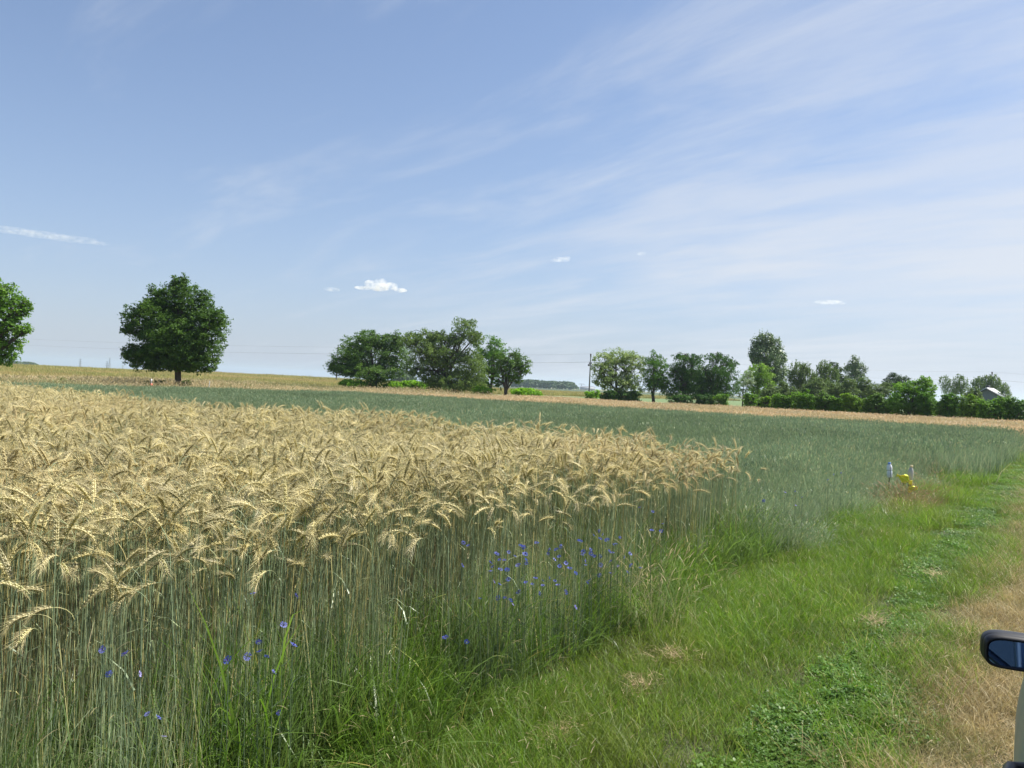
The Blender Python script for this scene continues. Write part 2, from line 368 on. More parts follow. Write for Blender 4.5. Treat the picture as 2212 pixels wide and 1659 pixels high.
def clump_rye(n, rad, leaves=7, dry=5):
    g = Geo()
    for k in range(n):
        r = rad*math.sqrt(rng.random()); a = rng.random()*6.283; s = 0.90+0.16*rng.random()
        # most ears are blown about one way
        aim = rng.normal(-0.5, 1.25) if rng.random() < 0.7 else rng.random()*6.283
        st, er = PRO[rng.integers(len(PRO))][1]
        M = Matrix.Translation((r*math.cos(a), r*math.sin(a), 0)) @ Matrix.Rotation(aim, 4, 'Z') @ Matrix.Diagonal((1, 1, s, 1))
        off = rng.random()
        before = g.n; g.addg(st, M)
        g.c[-1] = np.full(len(g.c[-1]), rng.random())
        q = Geo(); q.addg(er, M)
        for f_, mi in zip(q.Fs, q.mi): pass
        g.V.append(q.V[0]); g.t.append(q.t[0]); g.c.append((q.c[0]*0.6 + 0.4*off))
        for f_, mi in zip(q.Fs, q.mi): g.Fs.append(f_ + g.n); g.mi.append(np.asarray(mi)+1)
        g.n += len(q.V[0])
    P = np.stack([rng.normal(0, rad*0.6, leaves), rng.normal(0, rad*0.6, leaves), 0.15+0.55*rng.random(leaves)], 1)
    V, Fc, t, c, _ = ribbons(P, rng.random(leaves)*6.283, 0.16+0.14*rng.random(leaves), 0.3+0.4*rng.random(leaves), 1.2+0.9*rng.random(leaves), 0.008, rng.random(leaves)*6.283, 3); g.add(V, Fc, t*0+0.8, c, 0)
    P = np.stack([rng.normal(0, rad*0.6, dry), rng.normal(0, rad*0.6, dry), 0.03+0.35*rng.random(dry)], 1)
    V, Fc, t, c, _ = ribbons(P, rng.random(dry)*6.283, 0.12+0.12*rng.random(dry), 0.5+0.6*rng.random(dry), 1.5+0.9*rng.random(dry), 0.008, rng.random(dry)*6.283, 3); g.add(V, Fc, t, c, 3)
    return g.mesh('rye_clump', [M_stem, M_ear, M_awn, M_dry])
src_rye = variants([clump_rye(16, 0.18) for _ in range(9)], 'rye')
U, Vv = region(-4, U_RYE, V_EDGE+0.2, 30, 0.245, 0.5, 3.0)
edge = V_EDGE + 0.22 + 0.16*vnoise(U, Vv*0, 2.3, 3) + np.where(U > 7.5, (U-7.5)*-0.06, 0)
end = U_RYE - 0.05 + 0.12*vnoise(U*0, Vv, 1.5, 5)
gap = vnoise(U, Vv, 1.1, 11) < -1.15
k = (Vv > edge) & (U < end) & ~(gap & (rng.random(len(U)) < 0.5))
k &= ~((U > 7.2) & (Vv < 3.9) & (rng.random(len(U)) < 0.45))
U, Vv = U[k], Vv[k]; n = len(U)
hgt = 1.0 + 0.045*vnoise(U, Vv, 0.9, 21)
zs = hgt*(0.94+0.12*rng.random(n))*(1-0.10*np.clip((U-7)/2.4, 0, 1)*np.clip((4.2-Vv)/1.2, 0, 1)); s3 = sc(n, 0.92, 1.1); s3[:, 2] = zs
rot = rz(n, 0.05); rot[:, 2] = rng.normal(-YAW, 0.9, n) + np.where(rng.random(n) < 0.35, math.pi, 0)
scatter('rye_crop', uvP(U, Vv), rot, s3, src_rye, 'golden bearded rye crop filling the near left field', 'rye crop')
# the front stalks one can pick apart
emp = []
ST_ME = [(p[1][0].mesh('stem', [M_stem]), p[1][1].mesh('ear', [M_ear, M_awn])) for p in PRO]
cnt = 0
while cnt < 300:
    u = rng.uniform(1.0, 9.3); v = V_EDGE + 0.02 + 0.55*rng.random()**1.3 + (0.1 if u > 6 else 0)
    if rng.random() > 1.15 - u/12: continue
    sm, em = ST_ME[rng.integers(len(ST_ME))]
    root = empty('rye_stalk', (-v, u, 0), rng.normal(-YAW, 1.1) + (math.pi if rng.random() < .4 else 0))
    hh = 0.84+0.16*rng.random(); root.scale = (1, 1, hh); root.rotation_euler.x = rng.normal(0, 0.05); root.rotation_euler.y = rng.normal(0, 0.05)
    tag(root, 'single ripe rye stalk with nodding bearded ear along the front edge of the near field', 'rye stalk', 'rye stalks standing along the front edge of the near field')
    link('stem', sm, root); link('ear', em, root); cnt += 1

# ------------------------------------------------------------------ grasses
def patch_mesh(name, n, size, hlo, hhi, wlo, whi, mats, lean=(0.05, 0.45), curl=(0.2, 1.1), segs=3, extra=None, mi=0, z0=0.0):
    g = Geo(); P = np.stack([(rng.random(n)-0.5)*size, (rng.random(n)-0.5)*size, np.full(n, z0)], 1)
    P[:, :2] += rng.normal(0, size*0.08, (n, 2))
    V, Fc, t, c, _ = ribbons(P, rng.random(n)*6.283, rng.uniform(hlo, hhi, n), rng.uniform(*lean, n), rng.uniform(*curl, n), rng.uniform(wlo, whi, n), rng.random(n)*6.283, segs)
    g.add(V, Fc, t, c, mi)
    if extra: extra(g, size)
    return g.mesh(name, mats)
def seedheads(n, h, size_head, mi, mi_stem=None, wd=0.0016, hw=0.006, curl=(0.3, 1.1)):
    def f(g, size):
        P = np.stack([(rng.random(n)-0.5)*size, (rng.random(n)-0.5)*size, np.zeros(n)], 1); H = rng.uniform(*h, n)
        az = rng.random(n)*6.283; ln = rng.uniform(0.02, 0.35, n); cu = rng.uniform(*curl, n)
        V, Fc, t, c, pos = ribbons(P, az, H, ln, cu, wd, rng.random(n)*6.283, 4, tip=0.6); g.add(V, Fc, t, c, mi if mi_stem is None else mi_stem)
        th = ln+cu
        for q in range(2):
            V, Fc, t, c, _ = ribbons(pos[:, -1], az, rng.uniform(*size_head, n), th, 0.5, hw, q*1.57+az, 3, tip=0.15, power=2.5); g.add(V, Fc, t*0+0.9, c, mi)
    return f
def broad(n, h, wd, mi):
    def f(g, size):
        P = np.stack([(rng.random(n)-0.5)*size, (rng.random(n)-0.5)*size, np.zeros(n)], 1)
        V, Fc, t, c, _ = ribbons(P, rng.random(n)*6.283, rng.uniform(*h, n), rng.uniform(0.05, 0.4, n), rng.uniform(0.5, 1.9, n), rng.uniform(*wd, n), rng.random(n)*6.283, 5); g.add(V, Fc, t, c, mi)
    return f
def multi(*fs):
    def f(g, size):
        for q in fs: q(g, size)
    return f
G1, G2, G3 = (0.10, 0.175, 0.026), (0.15, 0.245, 0.042), (0.22, 0.285, 0.075)
M_grass = plant('verge_grass', [(0.0, (0.10, 0.195, 0.022)), (0.5, (0.15, 0.27, 0.038)), (0.88, (0.23, 0.33, 0.07)), (0.95, (0.36, 0.34, 0.13)), (1.0, (0.48, 0.44, 0.19))], basecol=(0.12, 0.145, 0.035), patch=(0.19, 0.24, 0.05), patch_scale=0.7, patch_lo=0.52, patch_hi=0.72, trans=0.45, rough=0.45, spec=0.35)
M_lush = plant('lush_weed', [(0.0, (0.077, 0.156, 0.023)), (0.5, (0.130, 0.232, 0.037)), (0.95, (0.229, 0.352, 0.073)), (1.0, (0.489, 0.394, 0.136))], basecol=(0.092, 0.112, 0.031), patch=(0.138, 0.212, 0.063), patch_scale=1.3, trans=0.4, rough=0.4, spec=0.5)
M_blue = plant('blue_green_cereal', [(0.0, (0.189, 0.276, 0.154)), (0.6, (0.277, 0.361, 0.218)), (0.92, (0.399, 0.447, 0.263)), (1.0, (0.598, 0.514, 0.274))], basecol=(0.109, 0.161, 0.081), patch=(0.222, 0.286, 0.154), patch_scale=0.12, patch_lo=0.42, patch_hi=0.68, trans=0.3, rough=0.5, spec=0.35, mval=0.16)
M_gold = plant('golden_crop', [(0.0, (0.493, 0.368, 0.208)), (0.5, (0.654, 0.516, 0.312)), (1.0, (0.764, 0.663, 0.459))], basecol=(0.148, 0.192, 0.124), baset=0.75, patch=(0.530, 0.456, 0.270), patch_scale=0.12, trans=0.25, mval=0.16)
M_drygrass = plant('dry_grass', [(0.0, (0.299, 0.230, 0.105)), (0.5, (0.460, 0.358, 0.179)), (0.8, (0.598, 0.482, 0.263)), (1.0, (0.196, 0.213, 0.074))], basecol=(0.172, 0.146, 0.063), patch=(0.184, 0.196, 0.063), patch_scale=1.4, patch_lo=0.50, patch_hi=0.66, trans=0.35)
M_straw = plant('straw', [(0.0, (0.36, 0.26, 0.14)), (0.5, (0.50, 0.38, 0.22)), (1.0, (0.62, 0.50, 0.31))], trans=0.25, rough=0.7)
M_meadow = plant('meadow_grass', [(0.0, (0.383, 0.311, 0.166)), (0.5, (0.595, 0.492, 0.295)), (0.85, (0.737, 0.637, 0.419)), (1.0, (0.213, 0.242, 0.104))], basecol=(0.213, 0.212, 0.104), patch=(0.198, 0.234, 0.096), patch_scale=0.06, patch_lo=0.50, patch_hi=0.66, trans=0.3, mval=0.2)
M_meadowg = plant('green_meadow_grass', [(0.0, (0.198, 0.236, 0.068)), (0.6, (0.316, 0.318, 0.103)), (1.0, (0.653, 0.490, 0.223))], basecol=(0.198, 0.199, 0.068), patch=(0.494, 0.382, 0.172), patch_scale=0.03, patch_lo=0.48, patch_hi=0.66, trans=0.3, mval=0.2)
M_clover = plant('clover_leaf', [(0.0, (0.051, 0.137, 0.019)), (0.5, (0.087, 0.195, 0.026)), (0.9, (0.143, 0.264, 0.040)), (1.0, (0.306, 0.285, 0.088))], patch=(0.112, 0.211, 0.026), patch_scale=1.6, trans=0.35, rough=0.45)
M_pale = plant('pale_seed_grass', [(0.0, (0.357, 0.312, 0.165)), (1.0, (0.527, 0.459, 0.285))], trans=0.35)
M_pink = plant('reddish_grass', [(0.0, (0.32, 0.20, 0.12)), (0.6, (0.42, 0.27, 0.17)), (1.0, (0.2, 0.2, 0.08))], trans=0.35)

# blue-green cereal
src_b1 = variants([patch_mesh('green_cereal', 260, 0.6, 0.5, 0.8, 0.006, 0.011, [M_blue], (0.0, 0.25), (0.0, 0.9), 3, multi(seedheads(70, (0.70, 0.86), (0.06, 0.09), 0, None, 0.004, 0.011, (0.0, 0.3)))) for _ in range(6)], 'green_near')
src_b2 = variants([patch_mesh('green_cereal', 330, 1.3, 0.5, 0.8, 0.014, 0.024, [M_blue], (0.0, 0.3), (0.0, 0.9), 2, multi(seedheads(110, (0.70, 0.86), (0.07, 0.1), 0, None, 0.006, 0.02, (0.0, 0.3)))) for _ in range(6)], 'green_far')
U, Vv = region(U_RYE, 21, 2.2, 36, 0.42, 0.5, 4)
low_ = np.clip(0.35 + (Vv-2.7)*0.55, 0.3, 1.0); k = Vv > 2.75 + 0.2*vnoise(U, Vv, 1.5, 31); U, Vv, low_ = U[k], Vv[k], low_[k]
P1 = uvP(U, Vv); S1 = sc(len(U), 0.9, 1.1); S1[:, 2] = (0.96+0.09*rng.random(len(U)))*(1+0.03*vnoise(U, Vv, 0.7, 8))*low_
scatter('green_cereal_crop', P1, rz(len(U)), S1, src_b1, 'blue-green unripe cereal right behind the near rye', 'cereal crop')
U, Vv = region(21, U_GRN, 2.3, V_END, 0.85, 0.5, 8); P1 = uvP(U, Vv); S1 = sc(len(U), 0.9, 1.1); S1[:, 2] = (0.97+0.07*rng.random(len(U)))*(1+0.03*vnoise(U, Vv, 0.4, 9))
U2, V2 = region(U_RYE, 21, 34, V_END, 0.85, 0.5, 8); P2 = uvP(U2, V2); S2 = sc(len(U2), 0.9, 1.1)
scatter('green_cereal_crop', np.concatenate([P1, P2]), rz(len(U)+len(U2)), np.concatenate([S1, S2]), src_b2, 'blue-green unripe cereal in the wide middle strip', 'cereal crop')
# golden strip beyond
src_g = variants([patch_mesh('golden_cereal', 240, 1.4, 0.6, 0.95, 0.012, 0.02, [M_gold, M_gold], (0.0, 0.2), (0.1, 0.7), 2, seedheads(190, (0.85, 1.0), (0.10, 0.15), 1, 0, 0.006, 0.028, (0.4, 1.2))) for _ in range(6)], 'golden')
U, Vv = region(U_GRN, U_GLD, 2.0, V_END-2, 0.8, 0.5, 10)
k = U > U_GRN + 0.5 + 0.5*vnoise(U*0, Vv, 0.5, 41); U, Vv = U[k], Vv[k]
S1 = sc(len(U), 0.9, 1.1); S1[:, 2] = (0.93+0.08*rng.random(len(U)))*(1+0.03*vnoise(U, Vv, 0.4, 19))
scatter('golden_cereal_crop', uvP(U, Vv), rz(len(U)), S1, src_g, 'ripe golden cereal strip in front of the tree row', 'cereal crop')
U = 43.4 + rng.normal(0, 0.35, 420); Vv = rng.uniform(2.0, V_END, 420); S1 = sc(420, 1.2, 1.7); S1[:, 2] = rng.uniform(0.9, 1.7, 420)
FRINGE = (U, Vv, S1)
# meadow at the far left and behind the golden strip
src_m = variants([patch_mesh('dry_meadow', 200, 1.6, 0.35, 0.8, 0.012, 0.024, [M_meadow], (0.0, 0.4), (0.1, 1.2), 2, seedheads(60, (0.6, 1.0), (0.10, 0.2), 0, None, 0.006, 0.03)) for _ in range(6)], 'meadow_dry')
src_mg = variants([patch_mesh('green_meadow', 200, 3.2, 0.35, 0.8, 0.03, 0.06, [M_meadowg], (0.0, 0.4), (0.1, 1.2), 2) for _ in range(6)], 'meadow_green')
U, Vv = region(5, 66, V_END, 92, 1.05, 0.5, 12); U2, V2 = region(66.3, 80, 1.5, 92, 1.1, 0.5, 12)
U = np.concatenate([U, U2]); Vv = np.concatenate([Vv, V2])
S1 = sc(len(U), 0.9, 1.2); S1[:, 2] = (0.8+0.35*rng.random(len(U)))*(0.95+0.2*vnoise(U, Vv, 0.18, 29))
S1[len(U)-len(U2):, 2] *= 0.7
scatter('dry_meadow_grass', uvP(U, Vv, 0.0), rz(len(U)), S1, src_m, 'tall dry buff grass along the edge of the crops', 'meadow grass')
def bank(U, Vv):
    q = np.clip((Vv-75)/110, 0, 1); q = q*q*(3-2*q); e = np.clip((208-U)/60, 0, 1); e = e*e*(3-2*e)
    return q*e*(1.15+0.18*np.sin(U*0.031+Vv*0.012)+0.10*np.sin(U*0.083+1.3))
us = np.linspace(-160, 270, 44); vs = np.linspace(74, 215, 24)
V = [(-b_, a_, float(bank(a_, b_))+0.006) for a_ in us for b_ in vs] + [(-420, a_, -0.2) for a_ in us]
Fc = [(i*24+j, (i+1)*24+j, (i+1)*24+j+1, i*24+j+1) for i in range(43) for j in range(23)] + [(i*24+23, (i+1)*24+23, 44*24+i+1, 44*24+i) for i in range(43)]
o = link('meadow_bank', mesh_np('meadow_bank', V, [np.array(Fc)], [M_ground], smooth=True)); o['kind'] = 'structure'
U, Vv = region(0, 260, 90, 225, 2.3, 0.5, 20)
S1 = sc(len(U), 0.9, 1.3); S1[:, 2] = (0.7+0.6*rng.random(len(U)))
scatter('green_meadow_grass', uvP(U, Vv, bank(U, Vv)-0.03), rz(len(U)), S1, src_mg, 'greener rough meadow reaching to the left horizon', 'meadow grass')

# verge bands (v): rut < 0.36 < dry crown < 1.2 < clover track < 1.65 < grass < 2.6 < weeds < rye
def leaflets(n, size):
    g = Geo(); m = n*3; c0 = np.repeat(np.stack([(rng.random(n)-0.5)*size, (rng.random(n)-0.5)*size, rng.uniform(0.015, 0.06, n)], 1), 3, 0)
    a = np.tile([0, 2.09, 4.19], n) + np.repeat(rng.random(n)*6.283, 3); r = np.repeat(rng.uniform(0.0045, 0.0085, n), 3)
    tl = rng.normal(0, 0.35, m); d = np.stack([np.cos(a), np.sin(a), tl], 1); s = np.stack([-np.sin(a), np.cos(a), rng.normal(0, 0.2, m)], 1)
    V = np.stack([c0, c0+d*r[:, None]*0.9+s*r[:, None]*0.75, c0+d*r[:, None]*1.8+s*r[:, None]*0.4, c0+d*r[:, None]*1.8-s*r[:, None]*0.4, c0+d*r[:, None]*0.9-s*r[:, None]*0.75], 1).reshape(-1, 3)
    Fc = np.arange(m*5).reshape(m, 5); g.add(V, Fc, 0.7, np.repeat(np.repeat(rng.random(n), 3), 5), 0)
    k = n//3; V, Fc, t, c, _ = ribbons(np.stack([(rng.random(k)-0.5)*size, (rng.random(k)-0.5)*size, np.zeros(k)], 1), rng.random(k)*6.283, rng.uniform(0.03, 0.09, k), 0.3, 0.8, 0.003, rng.random(k)*6.283, 2); g.add(V, Fc, t, c, 1)
    return g.mesh('clover', [M_clover, M_grass])
src_short = variants([patch_mesh('short_grass', 620, 0.5, 0.05, 0.17, 0.0025, 0.0045, [M_grass], (0.1, 0.7), (0.3, 1.4)) for _ in range(7)], 'short_grass')
src_tallg = variants([patch_mesh('mid_grass', 360, 0.5, 0.10, 0.30, 0.0025, 0.005, [M_grass, M_pale], (0.05, 0.5), (0.4, 1.5), 4, seedheads(8, (0.2, 0.36), (0.03, 0.055), 1, 0, 0.0013, 0.0035)) for _ in range(6)], 'mid_grass')
src_clover = variants([leaflets(420, 0.36) for _ in range(5)], 'clover')
src_dry = variants([patch_mesh('dry_verge', 420, 0.5, 0.07, 0.24, 0.002, 0.004, [M_drygrass, M_pale], (0.1, 0.9), (0.4, 1.7), 3, seedheads(11, (0.16, 0.34), (0.03, 0.06), 1, None, 0.0013, 0.0036, (0.6, 1.6))) for _ in range(6)], 'dry_verge')
src_straw = variants([patch_mesh('straw', 300, 0.5, 0.03, 0.12, 0.002, 0.004, [M_straw, M_drygrass], (0.9, 1.5), (0.0, 0.5), 2) for _ in range(5)], 'straw')
src_weed = variants([patch_mesh('weeds', 250, 0.5, 0.18, 0.52, 0.004, 0.009, [M_lush, M_grass, M_dry, M_pale], (0.03, 0.4), (0.3, 1.5), 4, multi(broad(20, (0.3, 0.7), (0.010, 0.018), 0), broad(7, (0.08, 0.2), (0.003, 0.006), 2), seedheads(4, (0.45, 0.75), (0.05, 0.09), 3, 1, 0.0015, 0.0032))) for _ in range(8)], 'weeds')
src_pale = variants([patch_mesh('pale_grass', 60, 0.45, 0.2, 0.5, 0.003, 0.005, [M_grass, M_pale], (0.05, 0.4), (0.4, 1.3), 3, seedheads(90, (0.4, 0.75), (0.05, 0.12), 1, None, 0.0016, 0.006)) for _ in range(4)], 'pale_grass')
src_pink = variants([patch_mesh('reddish_grass', 260, 0.6, 0.12, 0.36, 0.003, 0.005, [M_pink], (0.1, 0.5), (0.4, 1.5), 3, seedheads(60, (0.25, 0.45), (0.05, 0.1), 0, None, 0.002, 0.007)) for _ in range(3)], 'reddish_grass')
def band(name, src, u0, u1, v0, v1, step, s, label, cat, wob=0.12, seed=1, keep=None, zmul=None, growth=0.045, tilt=0.08):
    "plants grow in patches; beyond 12 m the patches are larger and fewer"
    Ps, Ss = [], []; a = u0
    while a < u1:
        b_ = min(u1, a + max(3.0, a*0.35)); g = 1 + max(0, a-8)*growth; st = step*g
        U, Vv = region(a, b_, v0-0.3, v1+0.3, st, 0.5, 3.5)
        lo = v0 + wob*vnoise(U, Vv*0.3, 2.0, seed); hi = v1 + wob*vnoise(U, Vv*0.3, 1.7, seed+50)
        k = (Vv > lo) & (Vv < hi)
        if keep is not None: k &= keep(U, Vv)
        U, Vv = U[k], Vv[k]; S = sc(len(U), s[0], s[1]); S[:, :2] *= min(g, 2.2)
        if zmul is not None: S[:, 2] *= zmul(U, Vv)
        Ps.append(uvP(U, Vv)); Ss.append(S); a = b_
    P = np.concatenate(Ps); return scatter(name, P, rz(len(P), tilt), np.concatenate(Ss), src, label, cat)
bare = lambda U, Vv: vnoise(U, Vv, 2.2, 77) > -1.5
band('verge_grass', src_short, 0.5, 70, 1.6, 2.85, 0.26, (0.85, 1.25), 'short green grass of the verge beside the crop', 'grass', keep=bare, seed=2)
band('verge_grass', src_short, 0.5, 70, 0.9, 1.5, 0.36, (0.6, 0.9), 'short green grass between the clover and the dry crown of the track', 'grass', seed=3, wob=0.08)
band('verge_grass', src_tallg, 0.5, 70, 1.7, 2.6, 0.36, (0.8, 1.2), 'longer olive grass growing through the verge', 'grass', keep=lambda U, Vv: vnoise(U, Vv, 1.3, 5) > -0.1, seed=4, zmul=lambda U, Vv: 1+np.clip((U-8)*0.05, 0, 0.5))
band('clover', src_clover, 0.5, 60, 1.02, 1.42, 0.155, (0.9, 1.3), 'low clover growing in the wheel track', 'clover', wob=0.14, seed=6, keep=lambda U, Vv: vnoise(U, Vv, 3.1, 15) > -0.75)
band('dry_verge_grass', src_dry, 0.5, 60, 0.24, 0.72, 0.24, (0.8, 1.25), 'dry yellowing grass between the wheel tracks', 'grass', seed=8, wob=0.13)
band('dry_verge_grass', src_tallg, 0.5, 60, 0.62, 0.92, 0.27, (0.75, 1.05), 'greener grass along the edge of the clover', 'grass', seed=9)
band('straw_litter', src_straw, 0.5, 60, -0.9, 0.42, 0.19, (0.9, 1.3), 'flattened straw litter lying in the dry rut', 'straw', seed=12, wob=0.05, tilt=0.02)
band('dry_verge_grass', src_dry, 0.5, 50, -2.6, -0.85, 0.36, (0.8, 1.25), 'dry grass on the far side of the track', 'grass', seed=14)
zw = lambda U, Vv: np.clip(0.6+(Vv-2.8)*0.9, 0.5, 1.15)*np.clip(1.0+0.18*vnoise(U, Vv, 1.6, 71), 0.6, 1.4)*np.where(U > 4.5, 1.25, 1.0)
band('weeds', src_weed, 0.4, 4.2, 2.84, 3.1, 0.26, (0.85, 1.1), 'tall green weeds crowding the first rye straws', 'weeds', seed=28, growth=0, zmul=lambda U, Vv: 1.65+0.4*vnoise(U, Vv, 2.6, 73), keep=lambda U, Vv: vnoise(U, Vv, 1.7, 79) > -0.9)
band('weeds', src_weed, 0.4, 10.5, 2.86, 3.5, 0.21, (0.85, 1.15), 'tall lush weeds and grasses at the foot of the rye', 'weeds', seed=16, zmul=zw, keep=lambda U, Vv: (Vv < 3.2) | (U > 3.0) | (rng.random(len(U)) < 0.5))
band('weeds', src_weed, 9.5, 50, 2.35, 3.2, 0.27, (0.85, 1.15), 'tall green grasses at the corner of the green cereal', 'weeds', seed=18, zmul=lambda U, Vv: np.clip(0.42+(Vv-2.3)*0.25, 0.35, 0.62)+np.where(U > 24, 0.45, 0.0), keep=lambda U, Vv: vnoise(U, Vv, 1.2, 33) > -0.8)
band('weeds', src_weed, 0.6, 6.0, 2.85, 3.7, 0.27, (0.85, 1.1), 'taller green weeds growing in among the first rye straws', 'weeds', seed=17, growth=0, zmul=lambda U, Vv: 1.25+0.25*vnoise(U, Vv, 2.2, 72), keep=lambda U, Vv: vnoise(U, Vv, 1.4, 75) > -0.5)
band('pale_seed_grass', src_pale, 8.9, 10.4, 2.85, 3.4, 0.75, (0.9, 1.25), 'pale feathery seeding grass at the corner of the rye', 'grass', seed=20)
band('pale_seed_grass', src_pale, 3.5, 40, 2.1, 3.0, 0.5, (0.7, 1.1), 'pale seeding grasses scattered through the weeds', 'grass', seed=22, keep=lambda U, Vv: vnoise(U, Vv, 1.9, 93) > 0.9)
band('reddish_grass', src_pink, 13.0, 19.0, 2.1, 2.9, 0.35, (0.9, 1.2), 'reddish seeding grass around the bottles', 'grass', seed=24, keep=lambda U, Vv: vnoise(U, Vv, 2.0, 13) > 0.35)
# green stubs and blades pushing through the rye foot, ear-less stems at its ragged corner
src_stem = variants([patch_mesh('bare_straws', 90, 0.4, 0.75, 1.05, 0.0028, 0.0042, [M_stem], (0.0, 0.08), (0.0, 0.15), 3) for _ in range(5)], 'bare_straws')
band('rye_straws', src_stem, 0.5, 6.6, 2.85, 3.35, 0.30, (0.85, 1.1), 'thin blue-green straws without ears along the rye edge', 'rye straws', seed=26, growth=0, zmul=lambda U, Vv: np.clip(0.7+(Vv-2.8)*0.9, 0.6, 1.0))
scatter('weeds', uvP(FRINGE[0], FRINGE[1]), rz(420), FRINGE[2], src_weed, 'dark green weedy fringe between green cereal and golden strip', 'weeds')
# bare straw-coloured spots
for (px, py, r_) in ((1452, 1435, 0.17), (1380, 1500, 0.12), (2020, 1255, 0.2), (1205, 1612, 0.1), (1890, 1360, 0.13), (2195, 1075, 0.6)):
    d = ray(px, py); t_ = -CAMZ/d.z; p = Vector((0, 0, CAMZ)) + d*t_
    n_ = 300; g = Geo(); aa = rng.random(n_)*6.283; rr = r_*rng.random(n_)**0.7*(1+0.45*np.sin(aa*2+px)+0.3*np.sin(aa*3+py))
    Pp = np.stack([rr*np.cos(aa), rr*1.5*np.sin(aa), rng.uniform(0.02, 0.09, n_)], 1)
    V, Fc, t, c, _ = ribbons(Pp, rng.random(n_)*6.283, rng.uniform(0.05, 0.12, n_), 1.2, 0.3, 0.004, rng.random(n_)*6.283, 2); g.add(V, Fc, t, c, 0)
    o = link('dead_grass', g.mesh('dead_grass', [M_straw]), None, (p.x, p.y, 0.0)); tag(o, 'small bleached patch of dead grass in the verge', 'dead grass', kind='stuff')

# ------------------------------------------------------------------ cornflowers
M_petal = plant('cornflower_petal', [(0.0, (0.10, 0.13, 0.52)), (0.6, (0.15, 0.19, 0.66)), (1.0, (0.28, 0.28, 0.70))], trans=0.35, rough=0.6, mval=0.15)
M_petal2 = plant('pale_cornflower_petal', [(0.0, (0.36, 0.33, 0.85)), (1.0, (0.5, 0.45, 0.9))], trans=0.35, rough=0.6)
M_core = plain('cornflower_core', (0.10, 0.04, 0.30), 0.7)
M_fstem = plain('cornflower_stem', (0.12, 0.17, 0.09), 0.6)
def flower_mesh(mp):
    g = Geo(); c = rng.random()
    for k in range(9):
        a = 2*math.pi*k/9 + rng.normal(0, 0.12); d = np.array([math.cos(a), math.sin(a), 0]); s = np.array([-math.sin(a), math.cos(a), 0]); up = np.array([0, 0, 1.0])
        r_ = 0.021+0.005*rng.random(); lift = 0.006+0.006*rng.random()
        V = [d*0.003+up*0.006, d*r_*0.55+s*0.0022+up*(0.006+lift*0.6), d*r_*0.55-s*0.0022+up*(0.006+lift*0.6), d*r_+s*0.0062+up*(0.006+lift), d*r_*1.18+s*0.003+up*(0.007+lift), d*r_*1.02+up*(0.005+lift), d*r_*1.18-s*0.003+up*(0.007+lift), d*r_-s*0.0062+up*(0.006+lift)]
        g.add(V, np.array([(0, 1, 2, 2)])[:, :3], 0.5, c, 0); g.add(V, np.array([(1, 3, 4, 5), (2, 5, 6, 7), (1, 5, 2, 2)])[:2], 0.5, c, 0); g.add(V, np.array([(1, 5, 2)]), 0.5, c, 0)
    for k in range(8):
        a = rng.random()*6.283; d = np.array([math.cos(a)*0.5, math.sin(a)*0.5, 1.0]); p = np.array([0, 0, 0.006]); s = np.array([-math.sin(a), math.cos(a), 0])*0.0012
        g.add([p-s, p+s, p+d*0.014+s*1.6, p+d*0.014-s*1.6], np.array([(0, 1, 2, 3)]), 0.5, c, 1)
    V, Fc = lathe([(0.001, -0.010), (0.0045, -0.006), (0.005, 0.0), (0.0032, 0.006), (0.0005, 0.007)], 7); g.add(V, Fc, 0.5, c, 2)
    return g.mesh('bloom', [mp, M_core, M_fstem])
FM = [flower_mesh(M_petal) for _ in range(6)] + [flower_mesh(M_petal2) for _ in range(2)]
V, Fc = tube([(0, 0, 0), (0.008, 0.004, 0.33), (-0.004, 0.006, 0.66), (0, 0, 1.0)], 0.0014, 4); gs = Geo(); gs.add(V, Fc)
Pq = np.array([[0.002, 0, 0.2], [0.004, 0.004, 0.35], [0.004, 0.004, 0.5], [0, 0.005, 0.64], [0, 0, 0.78]])
V, Fc, t, c, _ = ribbons(Pq, np.array([0.4, 2.2, 4.1, 5.4, 1.2]), 0.09, 0.5, 0.7, 0.005, np.array([2, 3.8, 5.6, 1, 2.7]), 3); gs.add(V, Fc)
FSTEM = gs.mesh('stem', [M_fstem])
z8 = [(410,440),(450,462),(652,525),(605,583),(632,615),(678,565),(713,570),(740,507),(787,540),(830,468),(848,466),(860,525),(863,566),(872,592),(815,608),(680,638),(730,640),(612,650),(630,722),(675,745),(740,705),(868,730),(915,742),(935,700),(985,715),(990,755),(1048,700),(1078,718),(1100,753),(978,805),(822,800),(670,838),(715,842),(750,858),(768,888),(533,847),(946,445),(1043,490),(1092,493),(1030,518),(1128,463),(1070,563),(1110,540),(1112,610),(1158,588),(1185,630),(1225,663),(1290,568),(1275,533),(1283,505),(1335,490),(1340,515),(1355,535),(1372,540),(1408,537),(1300,605),(1335,715),(1308,730),(1412,602),(1402,675),(1483,662),(1490,575),(1535,608),(1470,500),(1495,517),(1520,450),(1497,452),(1458,422),(1403,413),(1430,382),(1403,352),(1355,385),(1548,400),(1575,540),(1618,522),(1635,605),(1700,626),(1600,655),(1220,908),(1150,797),(435,1160),(285,1133),(1693,186),(1787,215),(1863,303),(1780,352),(1850,357),(1258,432),(400,605)]
z7 = [(795,845),(1003,840),(750,662),(915,700),(1140,1160),(1075,1135),(1660,740),(1787,708),(1885,683),(1932,717),(1980,830),(1878,612),(2120,635),(2055,487),(1840,262),(2140,275),(2030,1120),(1187,1300)]
z3 = [(345,452),(483,400),(553,393),(597,430),(552,483),(853,270),(805,282),(922,305),(765,315)]
